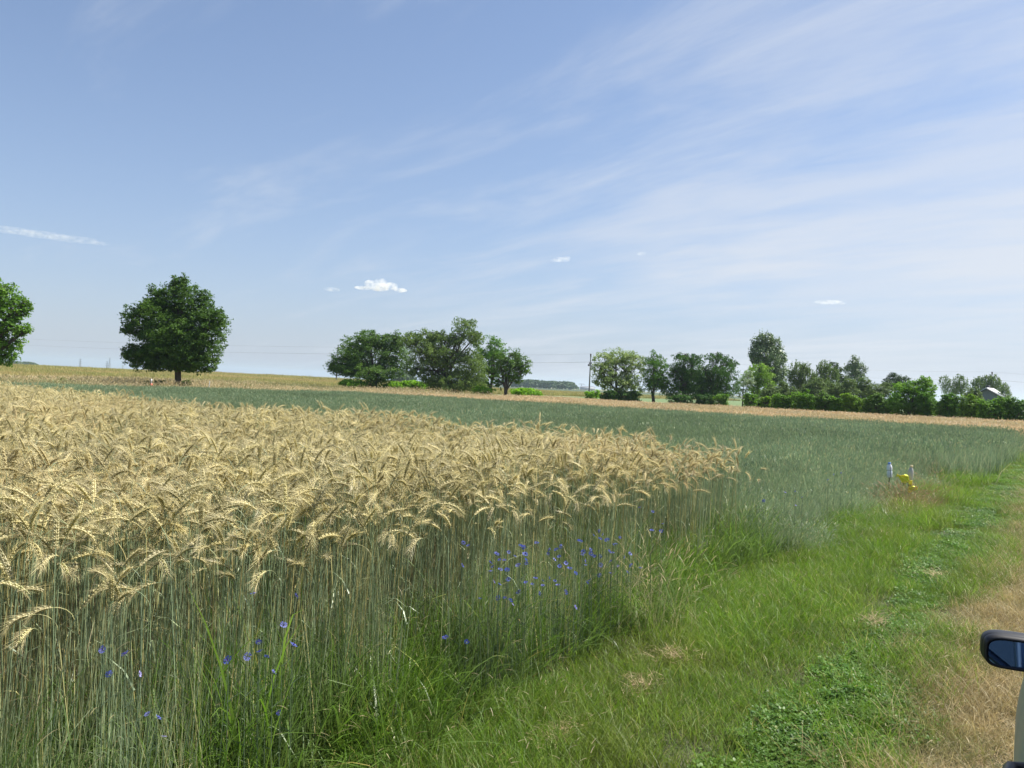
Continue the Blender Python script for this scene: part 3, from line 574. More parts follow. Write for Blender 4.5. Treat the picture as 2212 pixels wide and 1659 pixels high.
pts = [((1600+a/1.843)/1.8228, (1900+b/1.843)/1.8228, 'm') for a, b in z8] + [(a/1.843/1.8228, (2200+b/1.843)/1.8228, 'l') for a, b in z7] + [((2800+a/1.659)/1.8228, (1700+b/1.659)/1.8228, 'r') for a, b in z3]
mp_ = [(a, b, k) for k, (a, b, q) in enumerate(pts) if q == 'm']
XL = {min(mp_)[2]: 'leftmost low blue cornflower, left of the dense drift', max(mp_)[2]: 'rightmost blue cornflower of the drift in front of the rye',
      min(mp_, key=lambda t: t[1])[2]: 'topmost blue cornflower of the drift, right under the rye ears', z8.index((1220, 908)): 'single blue cornflower just below the dense drift', z8.index((946, 445)): 'bright blue cornflower topping the left half of the drift',
      z8.index((435, 1160)): 'lone blue cornflower low down between the drift and the left ones', z8.index((533, 847)): 'blue cornflower on the lower left rim of the drift'}
for i, (px, py, wh) in enumerate(pts):
    v = 2.66 + 0.12*rng.random(); p = on_v(px, py, v)
    tries = 0
    while p.z < 0.42 and tries < 20: v -= 0.06; p = on_v(px, py, v); tries += 1
    while p.z > 0.92 and tries < 20: v += 0.06; p = on_v(px, py, v); tries += 1
    root = empty('cornflower', (p.x, p.y, 0)); root.rotation_euler.z = 0
    st = link('stem', FSTEM, root); st.scale = (1.3, 1.3, p.z-0.008); st.rotation_euler.z = 0
    palef = (wh == 'l' and i == len(z8)+1)
    palef2 = rng.random() < 0.1
    bl = link('bloom', FM[rng.integers(6, 8)] if (palef or palef2) else FM[rng.integers(0, 6)], root, (0, 0, p.z)); s = (0.52 if wh == 'l' else 0.54)*(0.75+0.55*rng.random())
    bl.scale = (s, s, s); bl.rotation_euler = (rng.normal(0.3, 0.6), rng.normal(0.1, 0.6), rng.random()*6.28)
    if wh == 'm' and i in XL: tag(root, XL[i], 'cornflower', 'cornflowers of the dense drift by the rye')
    elif wh == 'm' and palef2: tag(root, 'pale lilac cornflower in the dense drift of blue ones by the rye', 'cornflower', 'pale cornflowers of the dense drift')
    elif wh == 'm': tag(root, 'blue cornflower in the dense drift at the front corner of the rye', 'cornflower', 'cornflowers of the dense drift by the rye')
    elif wh == 'r': tag(root, 'blue cornflower among pale grass beyond the corner of the rye', 'cornflower', 'cornflowers beyond the corner of the rye')
    elif i == len(z8): tag(root, 'bright blue cornflower lowest on the left among the rye straws', 'cornflower')
    elif palef: tag(root, 'pale lilac cornflower just right of a bright blue one among rye straws', 'cornflower')
    else: tag(root, 'blue cornflower scattered among the rye straws at lower left', 'cornflower', 'scattered cornflowers at lower left')

# ------------------------------------------------------------------ trees
M_bark = noisy('bark', (0.045, 0.038, 0.03), (0.11, 0.09, 0.07), 6, 0.95, 0.8, stretch=(1, 1, 0.3))
M_birchbark = noisy('birch_bark', (0.25, 0.24, 0.22), (0.5, 0.48, 0.44), 5, 0.8, 0.4, stretch=(0.4, 0.4, 2))
def leafm(nm, a, b, c, trans=0.34, rough=0.6, spec=0.22): return plant(nm, [(0.0, a), (0.55, b), (1.0, c)], trans=trans, rough=rough, spec=spec, mval=0.05)
LM = dict(
 maple=leafm('maple_leaf', (0.052, 0.110, 0.020), (0.078, 0.155, 0.026), (0.130, 0.220, 0.038)),
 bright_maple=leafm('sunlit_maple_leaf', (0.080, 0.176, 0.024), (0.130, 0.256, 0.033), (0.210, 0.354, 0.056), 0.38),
 ash=leafm('ash_leaf', (0.067, 0.138, 0.026), (0.106, 0.198, 0.035), (0.161, 0.274, 0.056)),
 locust=leafm('locust_leaf', (0.100, 0.168, 0.042), (0.152, 0.231, 0.060), (0.242, 0.336, 0.093), 0.38),
 pale_locust=leafm('pale_locust_leaf', (0.161, 0.239, 0.071), (0.242, 0.328, 0.104), (0.419, 0.496, 0.197), 0.38),
 dark=leafm('dark_leaf', (0.036, 0.092, 0.020), (0.062, 0.142, 0.026), (0.096, 0.203, 0.035)),
 mid=leafm('mid_leaf', (0.065, 0.151, 0.022), (0.096, 0.211, 0.029), (0.145, 0.283, 0.042)),
 willow=leafm('willow_leaf', (0.130, 0.231, 0.029), (0.186, 0.319, 0.044), (0.258, 0.407, 0.066), 0.4),
 poplar=leafm('poplar_leaf', (0.072, 0.123, 0.044), (0.113, 0.176, 0.064), (0.258, 0.336, 0.153), 0.25, 0.45, 0.5),
 birch=leafm('birch_leaf', (0.089, 0.145, 0.039), (0.130, 0.195, 0.056), (0.193, 0.266, 0.078), 0.35),
 pine=leafm('pine_needle', (0.049, 0.088, 0.033), (0.067, 0.115, 0.042), (0.096, 0.151, 0.056), 0.15),
 bush=leafm('bush_leaf', (0.096, 0.203, 0.029), (0.145, 0.283, 0.038), (0.226, 0.389, 0.060), 0.4),
 knot=leafm('knotweed_leaf', (0.161, 0.319, 0.033), (0.242, 0.442, 0.049), (0.354, 0.585, 0.078), 0.45),
 silver=leafm('silver_leaf', (0.193, 0.266, 0.145), (0.290, 0.371, 0.210), (0.436, 0.530, 0.316), 0.3),
)
FWD = np.array([-math.sin(YAW), math.cos(YAW), 0]); RGT = np.array([math.cos(YAW), math.sin(YAW), 0])
def leaves(cent, outward, sz, style, flat=0.55):
    n = len(cent)
    if style == 'droop': nrm = outward*0.35 + rng.normal(0, 0.55, (n, 3)); ld = np.stack([rng.normal(0, 0.45, n), rng.normal(0, 0.45, n), -np.ones(n)], 1) + outward*0.4
    else: nrm = outward*0.5 + np.array([0, 0, 0.65]) + rng.normal(0, 0.6, (n, 3)); ld = outward + rng.normal(0, 0.8, (n, 3))
    nrm /= np.linalg.norm(nrm, axis=1)[:, None]; ld -= nrm*np.sum(ld*nrm, 1)[:, None]; ld /= np.linalg.norm(ld, axis=1)[:, None]+1e-9
    sd = np.cross(nrm, ld); L_ = (sz*rng.uniform(0.7, 1.3, n))[:, None]; Wd = L_*flat
    V = np.stack([cent-ld*L_*0.5, cent+sd*Wd*0.5+nrm*L_*0.07, cent+ld*L_*0.5, cent-sd*Wd*0.5+nrm*L_*0.07], 1).reshape(-1, 3)
    return V, np.arange(n*4).reshape(n, 4)
def tree(name, label, cat, D, lobes, trunk_px, leafkey, trunk_r=0.2, size=0.13, dens=1.0, style='open', bark=None, group=None, clump=0.16, stems=1, to_ground=False, shell=0.45, gapf=0.0, trunk_top=0.55):
    "lobes: (px, py, rx, ry) as seen; built as real ellipsoids of leaf clumps around limbs"
    base = base_at(trunk_px, D); root = empty(name, base)
    tag(root, label, cat, group); B = np.array(base)
    Ls = []
    for (px, py, rx, ry) in lobes:
        p = np.array(at(px, py, D + rng.normal(0, 1)*rx*D/F*0.25)) - B; k_ = {'maple_tree': 1.02, 'poplar_tree': 1.04, 'birch_tree': 1.12}.get(name, 1.2); Ls.append((p, rx*D/F*k_, ry*D/F*k_))
    if to_ground:
        for p, a, b_ in list(Ls):
            if p[2]-b_ > 0.3: Ls.append((np.array([p[0], p[1], max(0.3, (p[2]-b_)*0.5)]), a*0.85, max(0.35, (p[2]-b_)*0.6)))
    g = Geo(); ctr_all = np.mean([p for p, _, _ in Ls], 0); clumps = []
    for p, a, b_ in Ls:
        dep = min(a, 2.6*max(b_, .3)); cr = max(0.22, clump*(a+b_)*0.8); cr = min(cr, 0.75)
        nc = max(5, int(dens*4.6*(a*b_+a*dep+b_*dep)/(3*cr*cr)))
        d = rng.normal(0, 1, (nc, 3)); d /= np.linalg.norm(d, axis=1)[:, None]
        r_ = shell + (1-shell)*rng.random(nc)**0.6; r_ *= 1-0.3*cr/max(a, b_)
        r_ *= 1 + 0.13*np.sin(d[:, 0]*5+p[0])*np.sin(d[:, 2]*6+p[2]*3)+0.06*rng.normal(0, 1, nc)
        c = p + (d[:, 0]*a*r_)[:, None]*RGT + (d[:, 1]*dep*r_)[:, None]*FWD + (d[:, 2]*b_*r_)[:, None]*np.array([0, 0, 1])
        k = c[:, 2] > 0.12
        clumps += [(q, dd, cr*(0.6+0.7*rng.random())) for q, dd in zip(c[k], d[k])]
    AV = []
    for q, dd, cr in clumps:
        nl = int(5.6*(cr/size)**2) + 6; nl = min(nl, 190)
        e = rng.normal(0, 0.42, (nl, 3))*cr
        if style == 'droop': e[:, 2] = e[:, 2]*0.5 - (e[:, 0]**2+e[:, 1]**2)/cr*0.9
        elif style == 'hang':
            k_ = max(3, nl//9); s_ = rng.normal(0, 0.5, (k_, 2))*cr; idx = rng.integers(0, k_, nl); e[:, :2] = s_[idx]+rng.normal(0, 0.05, (nl, 2)); e[:, 2] = 0.3*cr - rng.random(nl)*cr*2.2
        elif style == 'up': e[:, 2] *= 1.5
        else: e[:, 2] *= 0.62
        AV.append((q+e, np.broadcast_to(dd, (nl, 3)), np.full(nl, rng.random())))
    C = np.concatenate([a for a, _, _ in AV]); O = np.concatenate([b for _, b, _ in AV]); T = np.concatenate([c for _, _, c in AV])
    k = C[:, 2] > 0.04; C, O, T = C[k], O[k], T[k]
    V, Fc = leaves(C, O, size, 'droop' if style in ('droop', 'hang') else style, 0.45 if style == 'droop' else 0.6)
    tn = np.clip(T*0.55 + rng.random(len(T))*0.45, 0, 1)
    g.add(V, Fc, 0.8, np.repeat(tn, 4), 0)
    crown = link('crown' if cat == 'tree' else 'foliage', g.mesh(name+'_crown', [LM[leafkey]]), root)
    # trunk with limbs that reach the clumps
    tg = Geo(); top = max(p[2]+b_*0.2 for p, _, b_ in Ls)*trunk_top + 0.3
    sts = []
    for s_ in range(stems):
        a0 = rng.random()*6.28; o0 = np.array([math.cos(a0), math.sin(a0), 0])*trunk_r*(0 if stems == 1 else 1.2)
        tt = ctr_all*np.array([1, 1, 0])*0.15 + o0*4 + np.array([0, 0, top]); ms = np.linspace(0, 1, 6)[:, None]
        path = o0*(1-ms) + tt*ms*np.array([1, 1, 1]); path[:, :2] *= (ms**1.5)*0.8+0.2; path[1:-1, :2] += rng.normal(0, trunk_r*0.3, (4, 2)); path[0, 2] = -0.1
        rr = trunk_r/math.sqrt(stems)*np.array([1.35, 1.0, 0.92, 0.82, 0.68, 0.4]); V, Fc = tube(path, rr, 9); tg.add(V, Fc); sts.append(path)
    for p, a, b_ in Ls:
        if p[2] < top*0.35: continue
        path = sts[rng.integers(len(sts))]; k = rng.integers(2, 5); s0 = path[k]
        mid = (s0+p)/2 + rng.normal(0, 0.12, 3)*a; ps = np.array([s0, s0*0.45+mid*0.55+np.array([0, 0, 0.1*a]), mid*0.3+p*0.7, p + np.array([0, 0, b_*0.4])])
        V, Fc = tube(ps, trunk_r*np.array([0.5, 0.38, 0.25, 0.08]), 6); tg.add(V, Fc)
        near = [c for c in clumps if np.linalg.norm((c[0]-p)/np.array([a, a, b_])) < 1.25]
        rng.shuffle(near) if False else None
        for q in near[::max(1, len(near)//16)]:
            st = ps[rng.integers(1, 4)]; m_ = (st+q[0])/2 + np.array([0, 0, 0.08*a]) + rng.normal(0, 0.04, 3)*a
            V, Fc = tube([st, m_, q[0]], trunk_r*np.array([0.16, 0.1, 0.035]), 4); tg.add(V, Fc)
    link('trunk' if cat == 'tree' else 'stems', tg.mesh(name+'_trunk', [bark or M_bark], True), root)
    return root

tree('maple_tree', 'large dark round maple standing alone at the left edge of the crops', 'tree', 60,
     [(380, 715, 88, 82), (372, 690, 52, 48), (400, 735, 52, 46), (345, 740, 44, 40), (383, 765, 50, 34), (385, 640, 50, 38), (376, 618, 13, 22), (396, 612, 13, 24), (340, 645, 26, 30), (440, 660, 26, 38), (310, 770, 48, 32), (448, 715, 46, 62), (432, 775, 45, 32), (300, 690, 36, 40), (375, 765, 70, 34), (275, 712, 16, 12), (318, 662, 20, 22), (468, 690, 22, 30), (345, 788, 40, 15), (400, 790, 40, 14), (290, 762, 26, 20)], 385, 'maple', 0.24, 0.15, 1.5, 'open', clump=0.11, shell=0.3)
tree('maple_tree', 'bright sunlit maple cut off by the left edge of the photo', 'tree', 48,
     [(-40, 700, 75, 80), (5, 640, 42, 38), (30, 668, 38, 28), (30, 708, 38, 24), (10, 745, 42, 25), (15, 775, 26, 16), (-20, 620, 36, 26), (55, 655, 14, 14), (58, 712, 12, 10)], -50, 'bright_maple', 0.3, 0.16, 0.85, 'open', clump=0.14, shell=0.4)
tree('ash_tree', 'broad dark leafy tree at the left end of the middle clump', 'tree', 94,
     [(800, 768, 62, 40), (752, 785, 38, 24), (770, 745, 32, 20), (800, 730, 32, 16), (835, 740, 28, 22), (862, 778, 26, 34), (858, 735, 12, 18), (800, 805, 50, 18), (745, 800, 25, 12), (728, 793, 16, 11), (812, 828, 24, 20)], 812, 'ash', 0.22, 0.19, 1.15, 'open', stems=3, clump=0.14, shell=0.3)
tree('locust_tree', 'tallest pale drooping locust in the middle clump', 'tree', 90,
     [(1005, 710, 29, 24), (1025, 728, 18, 16), (985, 735, 22, 14), (918, 728, 36, 16), (885, 735, 24, 13), (950, 728, 25, 13), (925, 755, 44, 20), (965, 765, 40, 24), (1010, 775, 38, 26), (1025, 805, 28, 32), (925, 780, 44, 14), (905, 800, 26, 10), (985, 812, 42, 24), (950, 828, 34, 15), (1035, 828, 16, 18), (1010, 832, 34, 14), (975, 838, 30, 10), (930, 815, 26, 10)], 963, 'locust', 0.30, 0.20, 1.15, 'droop', clump=0.16, shell=0.25)
tree('dark_tree', 'dark rounded tree right behind the tall drooping locust', 'tree', 96,
     [(1058, 752, 30, 24), (1066, 782, 30, 28), (1055, 815, 22, 22)], 1060, 'mid', 0.22, 0.19, 1.1, 'open', clump=0.17)
tree('small_tree', 'small open tree with a visible bare trunk right of the middle clump', 'tree', 84,
     [(1100, 772, 26, 20), (1122, 782, 22, 18), (1132, 795, 17, 16), (1100, 800, 30, 18), (1082, 785, 16, 22), (1112, 818, 20, 9), (1078, 825, 10, 16)], 1092, 'ash', 0.2, 0.18, 0.75, 'open', clump=0.17, shell=0.4)
def bush(px, py, rx, ry, D, label, key='bush', name='bush', size=0.16, dens=1.3, group=None, lob=None):
    ls = [(px, py+ry*0.2, rx*0.7, ry*0.6)]
    for q_ in range(9):
        a_ = rng.uniform(-0.9, 0.9); hh_ = 1-0.5*abs(a_)**2
        ls.append((px+a_*rx, py+ry*rng.uniform(-0.55, 0.6)*hh_, rx*rng.uniform(0.2, 0.42), ry*rng.uniform(0.25, 0.55)))
    return tree(name, label, 'bush', D, lob or ls, px, key, 0.05, size, dens, 'open', to_ground=True, stems=3, clump=0.2, group=group, shell=0.4)
bush(768, 831, 30, 14, 92, 'bright green knotweed at the foot of the left tree of the middle clump', 'knot', 'knotweed', 0.24)
bush(868, 833, 44, 13, 93, 'bright green knotweed bank between the ash and the drooping locust', 'knot', 'knotweed', 0.24)
bush(935, 834, 34, 11, 97, 'bright green knotweed half hidden under the drooping locust', 'knot', 'knotweed', 0.22)
bush(1047, 841, 20, 7, 83, 'low bright knotweed under the right side of the drooping locust', 'knot', 'knotweed', 0.2)
bush(1145, 846, 44, 8, 80, 'low bright green bramble patch right of the small open tree', 'knot', 'bramble', 0.2)
tree('locust_tree', 'pale flowering locust just right of the utility pole', 'tree', 100,
     [(1338, 770, 34, 18), (1305, 778, 24, 16), (1370, 780, 24, 16), (1298, 800, 22, 14), (1330, 795, 36, 18), (1370, 808, 24, 22), (1300, 822, 22, 12), (1335, 828, 40, 16), (1360, 838, 30, 16)], 1338, 'pale_locust', 0.26, 0.2, 0.72, 'open', clump=0.17, shell=0.45, stems=2)
bush(1335, 852, 42, 13, 98, 'dark bush under the pale flowering locust', 'dark', size=0.18)
bush(1278, 850, 14, 11, 94, 'small bright bush at the foot of the utility pole', 'knot', size=0.18)
tree('locust_tree', 'slim green locust with bare trunk, second of the right-hand row', 'tree', 99,
     [(1412, 778, 20, 20), (1428, 790, 20, 16), (1410, 805, 22, 22), (1432, 818, 20, 20), (1437, 838, 16, 14), (1403, 832, 14, 16), (1420, 826, 22, 16)], 1411, 'mid', 0.2, 0.18, 0.95, 'droop', clump=0.18, shell=0.2)
tree('locust_tree', 'flat-topped dark locust, third of the right-hand row', 'tree', 99,
     [(1480, 770, 30, 9), (1500, 780, 18, 10), (1478, 795, 28, 18), (1475, 820, 26, 22), (1468, 846, 30, 16), (1492, 812, 18, 20), (1480, 835, 32, 18), (1458, 805, 14, 20)], 1478, 'dark', 0.22, 0.18, 1.05, 'droop', clump=0.18, shell=0.2)
tree('locust_tree', 'broad flat-topped locust, fourth of the right-hand row', 'tree', 99,
     [(1550, 772, 32, 9), (1575, 785, 18, 12), (1560, 800, 32, 20), (1522, 805, 26, 20), (1575, 830, 26, 22), (1530, 832, 28, 20), (1515, 850, 20, 12), (1550, 845, 34, 14), (1545, 820, 34, 20)], 1540, 'dark', 0.24, 0.18, 1.0, 'droop', clump=0.18, shell=0.2)
tree('locust_tree', 'mid green tree behind the gap in the right-hand row', 'tree', 106,
     [(1512, 812, 20, 26), (1516, 842, 24, 16), (1505, 825, 18, 20)], 1513, 'mid', 0.2, 0.19, 1.0, 'droop', clump=0.2)
bush(1472, 857, 26, 9, 96, 'dark low undergrowth below the third locust of the right-hand row', 'dark', size=0.18)
bush(1520, 858, 24, 8, 96, 'dark low undergrowth below the fourth locust of the right-hand row', 'dark', size=0.18)
bush(1558, 858, 15, 11, 82, 'small round bush in front of the flat-topped locusts')
tree('silver_tree', 'thin silvery shrub tree left of the yellow-green willow', 'tree', 104,
     [(1606, 830, 18, 18), (1596, 848, 15, 10), (1618, 815, 12, 14)], 1605, 'silver', 0.1, 0.17, 0.5, 'open', clump=0.18)
tree('willow_tree', 'yellow-green willow below the tall poplar', 'tree', 108,
     [(1640, 802, 24, 16), (1620, 818, 20, 16), (1652, 822, 22, 20), (1635, 842, 24, 16)], 1636, 'willow', 0.2, 0.2, 1.0, 'open', clump=0.18)
tree('poplar_tree', 'tallest dark poplar with glossy leaves rising above the right-hand row', 'tree', 126,
     [(1655, 738, 26, 20), (1640, 748, 18, 22), (1672, 748, 20, 22), (1655, 768, 38, 22), (1632, 772, 16, 14), (1684, 775, 17, 20), (1676, 800, 26, 20), (1650, 800, 22, 16), (1668, 822, 24, 20), (1680, 812, 20, 18)], 1662, 'poplar', 0.35, 0.26, 1.0, 'up', clump=0.14, shell=0.3)
tree('birch_tree', 'drooping birch right of the tall poplar', 'tree', 110,
     [(1728, 795, 20, 18), (1715, 812, 16, 20), (1742, 812, 20, 22), (1728, 835, 28, 18), (1758, 825, 12, 20)], 1730, 'birch', 0.16, 0.17, 1.15, 'hang', M_birchbark, clump=0.16, shell=0.3)
tree('birch_tree', 'darker drooping birch, second to the right of the tall poplar', 'tree', 112,
     [(1780, 793, 16, 15), (1775, 815, 20, 22), (1798, 808, 16, 18), (1788, 838, 28, 18)], 1783, 'birch', 0.16, 0.17, 1.15, 'hang', M_birchbark, clump=0.16, shell=0.3)
tree('pine_tree', 'thin-crowned pine peeping out beside the second birch', 'tree', 118,
     [(1802, 788, 11, 6), (1812, 797, 12, 5), (1808, 810, 12, 8), (1818, 818, 12, 8), (1830, 826, 14, 10)], 1808, 'pine', 0.14, 0.16, 0.8, 'open', clump=0.2)
tree('poplar_tree', 'smaller dark poplar standing alone behind the bush row', 'tree', 138,
     [(1847, 782, 12, 14), (1840, 797, 16, 16), (1857, 800, 16, 17), (1848, 815, 21, 14)], 1850, 'poplar', 0.22, 0.24, 1.0, 'up', clump=0.16, shell=0.3)
for (a, b_, c, d_, e_, lb) in ((1690, 843, 30, 25, 98, 'grey-green thicket under the first birch'), (1755, 842, 38, 27, 97, 'grey-green thicket under the second birch'), (1820, 840, 34, 25, 102, 'grey-green thicket left below the smaller poplar'), (1885, 840, 36, 24, 104, 'grey-green thicket right below the smaller poplar'), (1660, 848, 22, 16, 96, 'grey-green thicket under the willow')):
    bush(a, b_, c, d_, e_, lb, 'birch', 'thicket', 0.18)
tree('pine_tree', 'dark pine behind the big bright bush', 'tree', 122,
     [(1930, 815, 13, 9), (1948, 822, 16, 8), (1920, 826, 14, 7), (1940, 834, 24, 10)], 1934, 'pine', 0.16, 0.18, 1.1, 'open', clump=0.2)
tree('birch_tree', 'sparse birch left of the farm building', 'tree', 140,
     [(2042, 825, 12, 14), (2058, 838, 18, 14), (2074, 822, 14, 14), (2084, 838, 18, 14)], 2062, 'birch', 0.16, 0.2, 0.8, 'hang', M_birchbark, clump=0.17)
tree('birch_tree', 'birch directly behind the farm building', 'tree', 168,
     [(2112, 826, 12, 14), (2128, 820, 14, 14), (2144, 822, 15, 15), (2152, 838, 18, 16), (2120, 840, 18, 12)], 2134, 'birch', 0.2, 0.24, 1.1, 'hang', M_birchbark, clump=0.17)
tree('birch_tree', 'small pointed birch right of the farm building', 'tree', 150,
     [(2172, 838, 9, 13), (2170, 852, 14, 14)], 2171, 'birch', 0.12, 0.2, 1.0, 'hang', M_birchbark, clump=0.2)
bl = [(1620, 862, 15, 12, 'leftmost small bush of the row behind the golden strip'), (1655, 866, 12, 9, 'tiny low bush, second of the row behind the golden strip'), (1689, 862, 21, 14, 'round bush below the drooping birches'),
      (1742, 861, 27, 20, 'large leafy bush, fourth of the row behind the golden strip'), (1780, 866, 19, 16, 'bush just right of the large fourth one'), (1806, 867, 15, 13, 'narrow bush left below the smaller poplar'),
      (1843, 866, 27, 18, 'wide bush below the smaller poplar'), (1890, 867, 24, 17, 'pale bush left of the biggest dark bush'), (2006, 868, 26, 24, 'dark bush joined to the right of the biggest bush'),
      (2050, 871, 26, 20, 'dark bush between the biggest bush and the farm building'), (2092, 873, 21, 22, 'tall light bush left below the farm building'), (2146, 877, 28, 21, 'broad bush right in front of the farm building'), (2196, 876, 24, 24, 'bush at the right edge of the photo'), (2248, 884, 28, 24, 'bush just beyond the right edge of the photo')]
for i, (a, b_, c, d_, lb) in enumerate(bl):
    bush(a, b_-rng.uniform(0, 5), c*rng.uniform(0.85, 1.0), d_*rng.uniform(0.9, 1.15), 70-(a-1620)*0.012, lb, ('bush', 'willow', 'bush', 'bush', 'ash', 'bush', 'willow', 'ash', 'mid', 'mid', 'willow', 'bush', 'mid', 'bush')[i], size=0.16)
bush(1965, 860, 42, 34, 67, 'biggest bright bush of the row behind the golden strip', 'bush', size=0.17, lob=[(1955, 862, 34, 28), (1995, 842, 24, 22), (1990, 868, 30, 24), (1935, 872, 18, 18), (1998, 824, 14, 12), (1955, 838, 24, 14)])
for (a, b_, c, d_, D_, lb) in ((94, 819, 14, 6, 62, 'low green shrub in the buff meadow, nearer the left-edge maple'), (140, 822, 15, 6, 60, 'low green shrub in the buff meadow, midway between the two maples'), (540, 836, 9, 6, 66, 'small green shrub in the buff meadow right of the big maple'), (486, 833, 8, 5, 66, 'tiny shrub just right of the big maple'), (402, 827, 9, 6, 62, 'sprout beside the trunk of the big maple'), (330, 826, 22, 5, 61, 'low dark undergrowth left of the trunk of the big maple')):
    bush(a, b_, c, d_, D_, lb, 'ash', 'shrub', 0.12)

for (a, b_, c, d_) in ((1715, 870, 22, 11), (1823, 872, 20, 12), (1867, 873, 20, 13), (1918, 875, 20, 15), (2028, 880, 20, 16), (2072, 881, 20, 15), (2118, 884, 22, 15), (2172, 887, 20, 16), (1640, 868, 16, 8)):
    bush(a, b_, c, d_, 71, 'low ragged bush filling a gap in the bush row behind the golden strip', 'ash', size=0.15, group='gap-filling bushes of the row')
bush(2108, 856, 20, 20, 92, 'grey-green thicket left in front of the farm building', 'birch', 'thicket', 0.18)
# distant woods
def wood(name, label, x0, x1, D, hpx, key):
    g = Geo(); n = int((x1-x0)*0.9)
    for i in range(n):
        px = x0 + (x1-x0)*(i+rng.random())/n; f = min(1, (x1-px)/14+0.25) if name != 'x' else 1
        h = hpx*D/F*f*(0.75+0.4*rng.random()) + CAMZ; p = base_at(px, D + rng.normal(0, 25)); rr = 4+3*rng.random()
        m = 70; a = rng.random(m)*6.283; zz = np.sqrt(rng.random(m)); rad = rr*np.sqrt(1-zz**2*0.85)*(0.6+0.4*rng.random(m))
        C = np.stack([p.x+rad*np.cos(a), p.y+rad*np.sin(a), 0.3+zz*h*0.97], 1); O = np.stack([np.cos(a), np.sin(a), zz], 1)
        V, Fc = leaves(C, O, 2.2, 'open', 0.8); g.add(V, Fc, 0.8, np.repeat(rng.random(m), 4))
    o = link(name, g.mesh(name, [LM[key]])); tag(o, label, 'wood', kind='stuff')
wood('distant_wood', 'far dark pine wood on the horizon between the two tree groups', 1085, 1243, 900, 12, 'pine')
wood('distant_wood', 'far low wood under the left-edge maple', -90, 76, 1100, 4, 'pine')
wood('distant_wood', 'small far clump of trees seen through the middle clump', 858, 884, 500, 20, 'pine')

# ------------------------------------------------------------------ poles and wires
M_wood = noisy('pole_concrete', (0.12, 0.115, 0.11), (0.2, 0.19, 0.18), 4, 0.9)
M_metal = plain('galvanised_steel', (0.30, 0.31, 0.33), 0.5, 0.6)
M_insul = plain('insulator', (0.10, 0.06, 0.05), 0.4)
M_wire = plain('wire', (0.16, 0.16, 0.17), 0.5, 0.3)
PB = {}
def pole(px, D, ztop, label, fit=False):
    b = base_at(px, D); r = empty('utility_pole', b, YAW); tag(r, label, 'utility pole', 'utility poles of the overhead line')
    V, Fc = tube([(0, 0, -0.1), (0, 0, ztop*0.5), (0, 0, ztop)], [0.17, 0.14, 0.09], 10); g = Geo(); g.add(V, Fc); link('mast', g.mesh('mast', [M_wood], True), r)
    g = Geo(); V, Fc = boxg((0, 0, ztop-1.65), (0.5, 0.12, 0.12)); g.add(V, Fc); link('crossarm', g.mesh('crossarm', [M_metal]), r)
    for x_ in (-0.22, 0.22):
        V, Fc = lathe([(0.02, 0), (0.10, 0.05), (0.06, 0.12), (0.11, 0.18), (0.05, 0.26), (0.07, 0.34), (0.01, 0.38)], 8, (x_, 0, ztop-1.59)); g = Geo(); g.add(V, Fc); link('insulator', g.mesh('insulator', [M_insul], True), r)
    V, Fc = lathe([(0.05, -0.15), (0.11, -0.1), (0.13, 0.1), (0.17, 0.42), (0.17, 0.5), (0.01, 0.52)], 8, (0, 0, ztop)); g = Geo(); g.add(V, Fc); link('pole_head', g.mesh('pole_head', [M_insul], True), r)
    if fit:
        g = Geo()
        V, Fc = boxg((-0.32, 0, ztop-1.85), (0.34, 0.3, 0.42)); g.add(V, Fc); V, Fc = boxg((0.28, 0, ztop-2.0), (0.2, 0.26, 0.34)); g.add(V, Fc); link('switch_box', g.mesh('switch_box', [M_wood]), r)
    return b + Vector((0, 0, ztop))
tops = [pole(-260, 235, 9.2, 'utility pole beyond the left edge of the photo'), pole(727, 200, 8.9, 'distant utility pole seen under the left side of the middle clump'),
        pole(1273, 168, 8.6, 'tall slim utility pole standing in the gap between the two tree groups', True), pole(2140, 178, 8.9, 'utility pole among the right-hand trees beyond the bush row'), pole(2980, 150, 8.4, 'utility pole beyond the right edge of the photo')]
def wire(a, b, sag, nm='overhead_wire', label=None, r=0.010):
    g = Geo(); ts = np.linspace(0, 1, 13); P = [np.array(a)*(1-t)+np.array(b)*t - np.array([0, 0, sag*4*t*(1-t)]) for t in ts]
    V, Fc = tube(P, r, 4); g.add(V, Fc); o = link(nm, g.mesh(nm, [M_wire])); tag(o, label, 'wire', 'overhead wires between the poles'); return o
seg = ['left of the distant pole', 'from the distant pole to the pole in the gap', 'right of the pole in the gap', 'running off to the right edge']
for i in range(4):
    a, b = tops[i], tops[i+1]
    wire(a+Vector((0, 0, 0.5)), b+Vector((0, 0, 0.5)), 0.9, label='upper overhead wire ' + seg[i])
    for s_ in (-0.22, 0.22):
        o_ = Vector((RGT[0], RGT[1], 0))*s_ + Vector((0, 0, -1.2)); wire(a+o_, b+o_, 0.9, label=('nearer' if s_ > 0 else 'farther') + ' lower overhead wire ' + seg[i])
